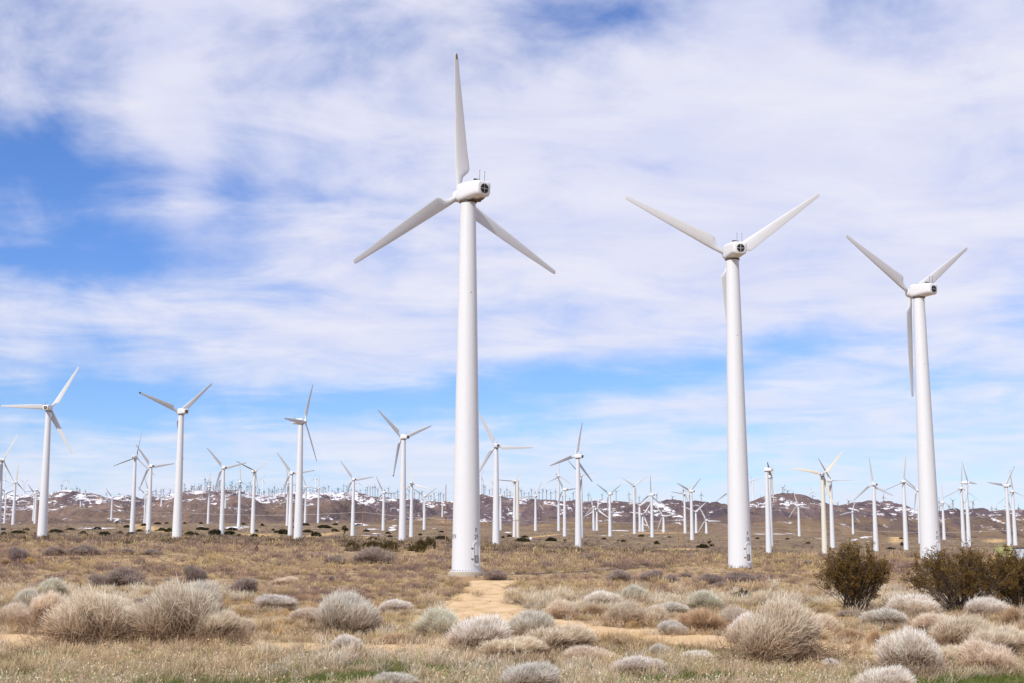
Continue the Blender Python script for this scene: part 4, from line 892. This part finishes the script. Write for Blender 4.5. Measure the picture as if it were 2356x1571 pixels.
# dark green shrubs at the foot of the hills
def green_mesh(n, cols, size=.13):
    D_ = dome_dirs(n, -.1, 1); cl = dome_dirs(14, 0); d = (D_ @ cl.T).max(1); rad = (.62+.40*np.clip((d-.82)/.18, 0, 1))*rng.uniform(.75, 1.02, n)
    Pp = D_*rad[:, None]; Pp[:, 2] = np.maximum(Pp[:, 2], .02); c = np.array(cols)[rng.integers(0, len(cols), n)]
    return ribbons(Pp-D_*size*.5, D_+rng.normal(size=(n, 3))*.8, np.full(n, size), np.full(n, size*.6), .2, c*.8, c, c*1.1, 2)
DG = [vmesh('foliage', green_mesh(1500, [(.045, .048, .022), (.065, .062, .028), (.035, .036, .022)])) for _ in range(3)]
OG = [vmesh('foliage', green_mesh(2400, [(.11, .085, .030), (.15, .11, .045), (.08, .06, .028)], .09)) for _ in range(2)]
JUN = [(7, 1229, 16, 7), (39, 1226, 36, 7), (125, 1224, 32, 8), (190, 1227, 16, 7), (237, 1233, 30, 12), (220, 1217, 26, 6), (291, 1213, 19, 7), (320, 1222, 16, 6), (275, 1227, 14, 6), (300, 1228, 22, 5), (368, 1220, 25, 7), (389, 1223, 22, 9), (330, 1209, 14, 6), (361, 1205, 16, 5), (382, 1199, 10, 4),
       (434, 1231, 23, 10), (450, 1230, 14, 6), (461, 1218, 22, 7), (473, 1219, 16, 6), (493, 1230, 32, 14), (525, 1229, 30, 9), (550, 1233, 13, 6), (530, 1219, 30, 7), (584, 1234, 19, 7), (604, 1235, 8, 5), (589, 1222, 9, 5), (603, 1209, 9, 6), (628, 1220, 8, 5), (650, 1228, 27, 12), (637, 1225, 17, 6), (707, 1224, 24, 7), (725, 1233, 25, 11), (745, 1214, 34, 8), (771, 1206, 14, 5), (770, 1222, 19, 7), (702, 1208, 18, 6), (462, 1203, 9, 4), (424, 1201, 9, 4),
       (842, 1222, 15, 6), (893, 1227, 14, 5), (896, 1235, 13, 5), (967, 1231, 10, 5), (1015, 1240, 31, 9), (1015, 1224, 13, 4), (1031, 1245, 12, 5), (824, 1196, 20, 4), (856, 1243, 32, 9), (60, 1219, 18, 5), (160, 1218, 20, 5), (5, 1218, 12, 4), (675, 1214, 14, 4), (560, 1206, 14, 4),
       (1202, 1245, 35, 9), (1207, 1236, 16, 5), (1266, 1244, 29, 9), (1172, 1234, 12, 5), (1158, 1237, 9, 5), (1512, 1251, 16, 8), (1434, 1245, 13, 5), (1618, 1260, 29, 10), (1640, 1256, 12, 6), (1475, 1234, 13, 5), (2050, 1263, 19, 5), (2076, 1255, 7, 9), (1743, 1239, 10, 4), (2074, 1239, 10, 4), (2275, 1232, 12, 4), (2246, 1229, 21, 5), (1775, 1246, 12, 4), (1812, 1240, 10, 4), (1860, 1250, 12, 4), (2195, 1230, 14, 4), (1700, 1232, 12, 4), (1540, 1236, 9, 3), (1390, 1240, 12, 4)]
lb = ordered(JUN, 'dark green bush')
for it in JUN: bush(*it, random.choice(DG), lb[id(it)], group='dark green bushes at the foot of the hills', name='dark_green_bush', stem=False)
OL = [(810, 1267, 38, 22), (856, 1262, 56, 18), (896, 1268, 46, 26), (951, 1267, 32, 15), (968, 1270, 24, 32), (988, 1262, 28, 30), (930, 1265, 6, 10), (590, 1268, 7, 14), (97, 1240, 30, 8), (1709, 1380, 46, 30), (1280, 1370, 16, 12), (1248, 1392, 18, 14)]
ol = ['round olive bush, first of the dark row before the tallest turbine', 'wide low olive bush in the dark row before the tallest turbine', 'large olive bush in the middle of the dark row', 'flat brownish-olive bush in the dark row', 'upright dark bush under the Y-shaped rotor', 'dark bush behind the upright one under the Y-shaped rotor', 'tiny dark upright shrub beside the flat olive bush', 'single tiny dark shrub standing in open straw grass', 'olive scrub at the foot of the turbine with the wooden pole', 'olive-brown bush below the second tallest turbine', 'small green clump at the verge of the dirt road', 'green clump on the road verge, the lower one of two']
for it, l_ in zip(OL, ol): bush(*it, random.choice(OG), l_, group='olive bushes on the plain', name='olive_bush', stem=False)

# creosote bushes: vase of woody stems with small dark leaf clumps near the ends
def creosote(name, px, by, wpx, hpx, label, seed):
    x, y = gp(px, by); z = tz(x, y); W = wpx/FPX*y/2; Hh = hpx/FPX*y
    o = link(name, None, loc=(x, y, z)); tag(o, label, 'bush', 'dark creosote bushes')
    n = 130; a = rng.random(n)*2*math.pi; sp2 = rng.random(n)**.55
    D_ = np.stack([np.cos(a)*sp2*W*.95, np.sin(a)*sp2*W*.95, Hh*(1.0-.42*sp2**2.2)*rng.uniform(.72, 1.02, n)], 1)
    f0 = rng.normal(size=(n, 3))*np.array([.13*W, .13*W, 0]); Ln = np.linalg.norm(D_, axis=1)
    brown = lambda k: np.tile([.10, .075, .06], (k, 1)); gray = lambda k: np.tile([.20, .165, .14], (k, 1))
    A = ribbons(f0, D_, Ln*.92, np.full(n, .045), .2, brown(n), gray(n), brown(n), 5, -.05)
    k = 1500; i = rng.integers(0, n, k); t = rng.uniform(.30, .95, k)
    Pb = f0[i]+D_[i]*t[:, None]*.92; Db = D_[i]/Ln[i][:, None]+rng.normal(size=(k, 3))*.55; Db[:, 2] = np.abs(Db[:, 2])
    Lb = rng.uniform(.22, .55, k)*(Hh/2.9)
    B = ribbons(Pb, Db, Lb, np.full(k, .018), .15, brown(k), gray(k), brown(k), 3)
    st_ = link('branches', vmesh('branches', merge([A, B])), o); st_.color = (1, 1, 1, 1)
    Db /= np.linalg.norm(Db, axis=1)[:, None]
    hgt = (Pb[:, 2]+Db[:, 2]*Lb)/Hh; out_ = np.hypot(Pb[:, 0], Pb[:, 1])/W
    keep = rng.random(k) < np.clip(.10+1.15*np.maximum(hgt-.22, 0)+.45*out_**2, 0, 1)
    idx = np.nonzero(keep)[0]; m = 26; jj = np.repeat(idx, m); q_ = len(jj); tt = rng.uniform(.35, 1.08, q_)
    Pl = Pb[jj]+Db[jj]*(Lb[jj]*tt)[:, None]+rng.normal(size=(q_, 3))*.045
    Dl = Db[jj]+rng.normal(size=(q_, 3))*.8
    pal = np.array([(.15, .093, .030), (.20, .122, .038), (.095, .060, .028), (.25, .165, .055)])[rng.integers(0, 4, q_)]
    pal = pal*np.repeat(rng.uniform(.7, 1.35, len(idx)), m)[:, None]
    Lf = ribbons(Pl, Dl, rng.uniform(.05, .10, q_), rng.uniform(.022, .040, q_), .1, pal, pal*1.05, pal, 1)
    lf = link('foliage', vmesh('foliage', Lf), o); lf.color = (1, 1, 1, 1)
creosote('creosote_bush', 1968, 1404, 166, 164, 'round dark creosote bush before the yellow-stained turbine', 1)
creosote('creosote_bush', 2212, 1408, 270, 164, 'widest dark creosote bush in front of the tall turbine', 2)
creosote('creosote_bush', 2345, 1406, 190, 150, 'dark creosote bush at the frame edge, touching the widest one', 3)

# joshua trees and yuccas
def joshua_meshes(seed, nb):
    r_ = random.Random(seed); segs_ = []; heads = []
    def grow(p, d, l, rad, dep):
        e = p+d*l; segs_.append((p, e, rad, rad*.8))
        if dep == 0: heads.append(e); return
        for k in range(r_.choice((2, 3)) if dep > 1 else 2):
            nd = (d+Vector((r_.uniform(-.9, .9), r_.uniform(-.9, .9), r_.uniform(.1, .5)))).normalized(); grow(e, nd, l*r_.uniform(.55, .8), rad*.75, dep-1)
    grow(Vector((0, 0, -.1)), Vector((.05, 0, 1)).normalized(), 1.6, .16, nb)
    v_, f_ = [], []
    for p, e, a, b in segs_:
        q_ = (e-p).to_track_quat('Z', 'Y').to_matrix(); n = len(v_)
        for c, rr in ((p, a), (e, b)):
            for i in range(8): an = 2*math.pi*i/8; v_.append(tuple(c+q_ @ Vector((rr*math.cos(an), rr*math.sin(an), 0))))
        f_ += [(n+i, n+(i+1) % 8, n+8+(i+1) % 8, n+8+i) for i in range(8)]
    bark = me_from('trunk', v_, f_, MT['bark'])
    hp = np.array([tuple(h) for h in heads]); m = 130; P0 = np.repeat(hp, m, 0); Dd = rng.normal(size=(len(P0), 3))+np.array([0, 0, .35])
    c = np.array([(.06, .065, .025), (.10, .085, .03), (.15, .12, .05)])[rng.integers(0, 3, len(P0))]
    return bark, vmesh('crown', ribbons(P0, Dd, rng.uniform(.3, .55, len(P0)), np.full(len(P0), .06), .05, c*.8, c, c*1.2, 1))
MT['bark'] = mat('joshua_bark', lambda: PB(MIXC(NOISE(OBJC(), 6, 5), (.10, .075, .05), (.19, .14, .09)), .95))
for (px, by, hpx, nb, label) in ((789, 1243, 36, 3, 'little joshua tree with spiky yellow-green heads on the straw plain'), (340, 1231, 14, 2, 'tiny joshua tree in front of a white tower foot'), (268, 1212, 15, 2, 'small dark desert tree on the rise before the snowy slope'),
                                 (57, 1254, 22, 2, 'dark spiky yucca tree beside the turbine with the wooden pole'), (1300, 1253, 14, 2, 'dark yucca tree at the foot of the scissor-bladed turbine'), (1420, 1252, 12, 2, 'small joshua tree beside the turbine with hanging hidden blade'),
                                 (1633, 1262, 20, 3, 'joshua tree leaning over a dark bush near the second tallest turbine'), (1475, 1246, 18, 3, 'faint brown joshua tree between two white turbines'), (390, 1228, 12, 2, 'small joshua tree beside the black-tipped V turbine')):
    rr = np.geomspace(60, 1250, 500); s, _t = ray(px, by); zz = terrain(s*rr, rr); k = np.argmax(proj(s*rr, rr, zz)[1] <= by); y = float(rr[k]); x = s*y
    tr, cr = joshua_meshes(px, nb); hm = max(v.co.z for v in cr.vertices); k = hpx/FPX*y/hm
    o = link('joshua_tree', None, loc=(x, y, tz(x, y)), scale=(k, k, k)); tag(o, label, 'joshua tree', 'joshua trees on the plain')
    link('trunk', tr, o); c = link('crown', cr, o); c.color = (1, 1, 1, 1)

# ------------------------------------------------------------------ ground cover: scrub tufts on the plain (one mass), grass near the camera (one mass)
def scatter(n, y0, y1, pw=1.0):
    n = int(n*1.25); v_ = y0+(y1-y0)*rng.random(n)**pw; u_ = rng.uniform(-420, 2830, n)
    b = (CY-v_)/FPX; d = cp-b*sp; t = (sp+b*cp)/d; s = ((u_-CX)/FPX)/d
    Yd = np.minimum(-EYE/np.minimum(t, -1e-4), 900); return s*Yd, Yd
def far_scatter(n, r0, r1):
    r_ = np.exp(rng.uniform(math.log(r0), math.log(r1), n)); s = rng.uniform(-.44, .44, n); return s*r_, r_
def tufts(n, y0, y1, nb, size, pal, dens, pw=1.0, flat=.75, wd=.06, mask=None):
    x, y = far_scatter(n, y0, y1) if y0 < 1000 else scatter(n, y0, y1, pw); ok = ~on_road(x, y) | (rng.random(len(x)) < .012); cl = fbm(x*.09+5, y*.045+2, 4)
    n = len(x); ok &= rng.random(n) < np.clip(dens+1.6*(cl-.5), .05, 1)
    for q_, tr in ((0, 4.2), (1, 1.6), (2, 1.6)):
        tx, ty = TURB[q_].location.x, TURB[q_].location.y; ok &= np.hypot(x-tx, y-ty) > tr
        if q_ == 0: ok &= ~((np.abs(x-tx-.3) < 2.4) & (y < ty) & (y > ty-9))
    if mask is not None: ok &= mask(x, y)
    x, y, cl = x[ok], y[ok], cl[ok]; n = len(x)
    z = terrain(x, y); hue = fbm(x*.07+70, y*.035+30, 4)+rng.normal(size=n)*.07
    lv = np.linspace(.38, .62, len(pal)); k = np.clip(np.searchsorted(lv, hue), 0, len(pal)-1); pc = np.array(pal)[k]*np.clip(rng.lognormal(0, .22, (n, 1)), .55, 1.35)
    sz = np.clip(rng.lognormal(-.15, .35, n), .3, 1.45)*size*np.clip(y/90, .8, 2.6)
    i = np.repeat(np.arange(n), nb); m = len(i); D_ = dome_dirs(m, .03, .9)*np.array([1, 1, flat])
    st = rng.uniform(.15, .8, (m, 1)); P0 = np.stack([x, y, z], 1)[i]+D_*st*sz[i][:, None]
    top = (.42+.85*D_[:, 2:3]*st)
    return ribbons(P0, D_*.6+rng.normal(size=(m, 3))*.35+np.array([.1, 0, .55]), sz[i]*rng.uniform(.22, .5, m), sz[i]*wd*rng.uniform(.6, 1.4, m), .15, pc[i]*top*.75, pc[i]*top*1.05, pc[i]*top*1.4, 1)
PALM = [(.40, .28, .23), (.58, .41, .28), (.72, .54, .32), (.80, .61, .31), (.68, .51, .25), (.80, .60, .34), (.64, .46, .30), (.42, .29, .235)]
PINK = [(.82, .67, .50), (.86, .72, .54), (.76, .58, .40), (.88, .77, .59), (.70, .52, .32)]
drift = lambda x, y: fbm(x*.11+44, y*.06+21, 3) > .44
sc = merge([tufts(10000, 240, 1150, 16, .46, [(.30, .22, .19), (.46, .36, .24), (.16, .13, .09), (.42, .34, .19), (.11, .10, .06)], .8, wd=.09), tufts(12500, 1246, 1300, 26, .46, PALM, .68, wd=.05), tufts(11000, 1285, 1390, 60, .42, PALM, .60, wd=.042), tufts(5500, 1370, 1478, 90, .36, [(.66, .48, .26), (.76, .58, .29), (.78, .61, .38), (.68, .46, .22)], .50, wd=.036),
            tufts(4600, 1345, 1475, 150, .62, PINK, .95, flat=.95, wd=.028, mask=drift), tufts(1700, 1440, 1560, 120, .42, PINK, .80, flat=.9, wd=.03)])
# dry grass gathered round the feet of the larger bushes
def skirt(o, nb, rad):
    x = o.location.x+rng.normal(size=nb)*rad*.75; y = o.location.y+rng.normal(size=nb)*rad*.5-rad*.25
    return x, y
sx_, sy_ = [], []
for o_ in C.objects:
    if o_.name.startswith(('rabbitbrush', 'desert_bush')) and o_.parent is None and o_.children:
        rad = o_.children[0].scale.y; a_, b_ = skirt(o_, int(18+22*rad), rad*1.25); sx_.append(a_); sy_.append(b_)
sx_ = np.concatenate(sx_); sy_ = np.concatenate(sy_); ii = np.repeat(np.arange(len(sx_)), 26); m_ = len(ii)
pc_ = np.array(PINK)[rng.integers(0, 5, len(sx_))][ii]*.95
Dk_ = dome_dirs(m_, .2)+np.array([.2, 0, .5]); hk_ = rng.uniform(.12, .34, m_)
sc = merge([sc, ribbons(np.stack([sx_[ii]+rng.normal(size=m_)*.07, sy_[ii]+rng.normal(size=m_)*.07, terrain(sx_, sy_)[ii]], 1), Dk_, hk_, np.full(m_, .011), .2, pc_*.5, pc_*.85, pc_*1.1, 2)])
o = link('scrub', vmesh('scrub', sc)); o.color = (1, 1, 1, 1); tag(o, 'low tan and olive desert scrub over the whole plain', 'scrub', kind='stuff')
def grass(n, y0, y1, pal_d, pal_g, h, w_, gthr, clump=1, onr=.03):
    x, y = scatter(n, y0, y1, 1.0); n = len(x); rd = on_road(x, y); wd_ = fbm(x*.5+3, y*1.1+60, 4); ok = (~rd) | (rng.random(n) < np.where(wd_ > .56, .35, onr))
    bare = fbm(x*.22+90, y*.30+8, 3); ok &= rng.random(n) < np.clip(1.2-2.0*np.abs(bare-.5)*(y > 32), .35, 1)
    x, y = x[ok], y[ok]; cl = fbm(x*.32+11, y*.45+3, 4)+.05*vnoise(x*3, y*3); isg = (cl+rng.normal(size=len(x))*.05+np.clip(-x*.004, 0, .03)) > gthr
    tone_ = rng.integers(0, len(pal_d), len(x)); hs = rng.uniform(.5, 1.35, len(x))*np.clip(.35+1.5*fbm(x*1.1+31, y*1.1+13, 3), .5, 1.6)
    i = np.repeat(np.arange(len(x)), clump); m = len(i); g = isg[i]; sp_ = .045 if clump > 1 else 0
    P0 = np.stack([x[i]+rng.normal(size=m)*sp_, y[i]+rng.normal(size=m)*sp_, terrain(x, y)[i]], 1)
    c = np.where(g[:, None], np.array(pal_g)[rng.integers(0, len(pal_g), m)], np.array(pal_d)[np.where(rng.random(m) < .7, tone_[i], rng.integers(0, len(pal_d), m))])
    hh = h*hs[i]*rng.uniform(.55, 1.1, m)*np.where(g, .55, 1)
    D_ = rng.normal(size=(m, 3))*.62+np.array([.22, 0, 1]); D_[:, 2] = np.abs(D_[:, 2])
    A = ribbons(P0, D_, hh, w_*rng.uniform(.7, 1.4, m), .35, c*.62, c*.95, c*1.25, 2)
    # nodding seed heads on some of the dry stalks
    k = np.nonzero((~g) & (rng.random(m) < (.30 if clump > 1 else 0)))[0]
    if len(k) == 0: return A
    Dk = D_[k]/np.linalg.norm(D_[k], axis=1)[:, None]; top = P0[k]+Dk*hh[k][:, None]*.92; cc = c[k]*1.2
    B = ribbons(top, Dk+rng.normal(size=(len(k), 3))*.6, rng.uniform(.025, .055, len(k)), rng.uniform(.018, .032, len(k)), .2, cc, cc, cc*1.1, 1)
    return merge([A, B])
DRY = [(.56, .45, .30), (.76, .63, .46), (.46, .36, .27), (.74, .61, .50), (.42, .33, .19), (.30, .36, .14), (.64, .48, .29), (.26, .19, .12)]
GRN = [(.11, .16, .04), (.15, .20, .05), (.19, .23, .08), (.08, .12, .03)]
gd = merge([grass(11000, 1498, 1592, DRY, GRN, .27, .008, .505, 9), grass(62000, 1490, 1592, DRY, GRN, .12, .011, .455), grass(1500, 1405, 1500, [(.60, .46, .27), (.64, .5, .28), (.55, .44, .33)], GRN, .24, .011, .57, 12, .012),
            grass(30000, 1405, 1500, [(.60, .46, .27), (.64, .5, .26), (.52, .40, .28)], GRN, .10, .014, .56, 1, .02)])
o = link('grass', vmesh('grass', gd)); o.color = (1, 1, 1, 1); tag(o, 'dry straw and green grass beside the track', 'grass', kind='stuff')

# ------------------------------------------------------------------ wooden poles and wire
def pole(px, by, ty, label, rad=.16, arm=True):
    rr = np.geomspace(60, 1250, 500); s, _t = ray(px, by); zz = terrain(s*rr, rr); k = np.argmax(proj(s*rr, rr, zz)[1] <= by); y = float(rr[k]); x = s*y
    z = tz(x, y); h = at(px, ty, y).z-z
    o = link('utility_pole', None, loc=(x, y, z)); tag(o, label, 'utility pole', 'wooden utility poles across the plain')
    v_, f_ = loft([circ(rad, -.5, 12), circ(rad*.7, h, 12)]); link('post', me_from('post', v_, f_, MT['wood']), o)
    if arm:
        v_, f_ = boxes([(0, -.2, h-.6, 2.2, .12, .14)]); link('crossarm', me_from('crossarm', v_, f_, MT['wood']), o)
        for dx_ in (-1, 0, 1):
            v_, f_ = loft([circ(.06, h-.52, 8, dx_*.95, -.2), circ(.08, h-.40, 8, dx_*.95, -.2), circ(.03, h-.25, 8, dx_*.95, -.2)]); link('insulator', me_from('insulator', v_, f_, MT['dark']), o)
    return Vector((x, y-.2, z+h-.3))
PT = [pole(84.5, 1229, 1155, 'wooden pole at the foot of the first tall turbine', .3), pole(429.5, 1231, 1177, 'wooden pole beside the black-tipped V turbine'), pole(834, 1241, 1175, 'thin brown pole on the low brown rise'),
      pole(1187, 1255, 1193, 'short brown pole in front of the bare cream tower'), pole(1561, 1269, 1193, 'thin orange-brown pole alone before the rocky ridge'), pole(2028, 1276, 1220, 'light wooden pole beside the upright-bladed turbine')]
pole(1025, 1250, 1114, 'tall reddish-brown pole close to the tallest turbine', .17, False)
ends = [Vector((PT[0].x-90, PT[0].y, PT[0].z))]+PT+[Vector((PT[-1].x+75, PT[-1].y, PT[-1].z+2))]
v_, f_ = [], []
for a, b in zip(ends[:-1], ends[1:]):
    prev = None
    for i in range(13):
        t = i/12; c = a.lerp(b, t); c.z -= 4*t*(1-t)*1.2; n = len(v_)
        for an in (0, 120, 240): v_.append((c.x, c.y+.035*math.cos(R(an)), c.z+.035*math.sin(R(an))))
        if prev is not None: f_ += [(prev, prev+1, n+1, n), (prev+1, prev+2, n+2, n+1), (prev+2, prev, n, n+2)]
        prev = n
tag(link('power_line', me_from('power_line', v_, f_, MT['wire'])), 'thin pale overhead wire strung between the wooden poles', 'wire')

# ------------------------------------------------------------------ green cabinet, container, tank, rubble
def ground_at(px, by):
    rr = np.geomspace(60, 1250, 600); s, _t = ray(px, by); zz = terrain(s*rr, rr); k = np.argmax(proj(s*rr, rr, zz)[1] <= by); y = float(rr[k]); return s*y, y
x, y = ground_at(2311, 1285); z = tz(x, y); k = y/FPX
o = link('green_cabinet', None, loc=(x, y, z)); tag(o, 'olive green electrical cabinet behind the widest creosote bush', 'cabinet')
W_, H_ = 32*k, 29*k
v_, f_ = boxes([(0, 0, H_/2, W_, W_*.7, H_-.1)]); link('housing', me_from('housing', v_, f_, MT['green']), o)
v_, f_ = boxes([(0, 0, H_+.02, W_*1.06, W_*.78, .10)]); link('lid', me_from('lid', v_, f_, MT['green']), o)
for sx_ in (-1, 1):
    v_, f_ = boxes([(sx_*W_*.24, -W_*.35-.012, H_*.5, W_*.44, .03, H_*.8)]); dd = link('door', me_from('door', v_, f_, MT['green']), o)
    v_, f_ = boxes([(sx_*W_*.06, -W_*.35-.05, H_*.5, .04, .05, .2)]); link('handle', me_from('handle', v_, f_, MT['dark']), dd)
v_, f_ = boxes([(W_/2+.12, -.3, H_/2, .10, .10, H_)]); link('conduit', me_from('conduit', v_, f_, MT['cream'] if 'cream' in MT else None), o)
x, y = ground_at(2350, 1287); z = tz(x, y); k = y/FPX
o = link('storage_container', None, loc=(x+.5, y, z)); tag(o, 'blue-grey metal container with dark roof edge at the frame edge', 'container')
W_, H_ = 46*k, 24*k
st = [(0, 0, H_/2+.1, W_, W_*.5, H_)]+[(-W_/2+W_*(i+.5)/14, -W_*.25-.03, H_/2+.1, W_/28, .06, H_*.86) for i in range(14)]
v_, f_ = boxes(st); link('body', me_from('body', v_, f_, MT['bluegrey']), o)
v_, f_ = boxes([(0, 0, H_+.16, W_*1.03, W_*.54, .12)]); link('roof', me_from('roof', v_, f_, MT['dark']), o)
for s_ in (-1, 1): v_, f_ = boxes([(s_*W_*.4, 0, 0, .3, W_*.45, .25)]); link('skid', me_from('skid', v_, f_, MT['concrete']), o)
x, y = ground_at(1221.5, 1243); z = tz(x, y); k = y/FPX; rr_ = 3.4*k
rings = [[(rr_*math.cos(R(p_))*math.cos(2*math.pi*i/20), rr_*math.cos(R(p_))*math.sin(2*math.pi*i/20), rr_*1.2*(1+math.sin(R(p_)))) for i in range(20)] for p_ in range(-80, 81, 16)]
v_, f_ = loft(rings); o = link('water_tank', None, loc=(x, y, z)); tag(o, 'small round white tank on the ground beside the bare cream tower', 'tank')
link('tank_shell', sharp(me_from('tank_shell', v_, f_, MT['tower'])), o)
v_, f_ = boxes([(0, 0, .1, rr_*1.6, rr_*1.6, .3)]); link('stand', me_from('stand', v_, f_, MT['concrete']), o)
x, y = ground_at(1190, 1240); z = tz(x, y); k = y/FPX
v_, f_ = [], []
for i in range(26):
    a = rng.uniform(-1, 1); s_ = rng.uniform(.35, .9); a_, b_ = boxes([(0, 0, 0, s_, s_*.8, s_*.7)]); M3 = Matrix.Rotation(rng.uniform(0, 3), 3, 'Z') @ Matrix.Rotation(rng.uniform(0, 1), 3, 'X'); n = len(v_)
    off = Vector((a*8*k, rng.uniform(-1, 0), (1-abs(a))*5*k*rng.random())); v_ += [tuple(M3 @ Vector(p_)+off) for p_ in a_]; f_ += [tuple(n+j for j in q_) for q_ in b_]
tag(link('rubble_heap', me_from('rubble_heap', v_, f_, MT['concrete']), loc=(x, y-1.5, z)), 'pale rubble heaped round the foot of the bare cream tower', 'rubble heap', kind='stuff')
x, y = ground_at(2207, 1221); z = tz(x, y); k = y/FPX
o = link('dish_mast', None, loc=(x, y, z)); tag(o, 'small white dish on a short mast beside the touching pair of towers', 'dish mast')
v_, f_ = loft([circ(.35, -.3, 12), circ(.3, 11*k, 12)]); link('mast', me_from('mast', v_, f_, MT['tower']), o)
v_, f_ = loft([circ(.4, 11*k, 24), circ(4.6*k, 13.5*k, 24), circ(4.7*k, 14.3*k, 24), circ(1.5*k, 15*k, 24)]); link('dish', sharp(me_from('dish', v_, f_, MT['tower'])), o)
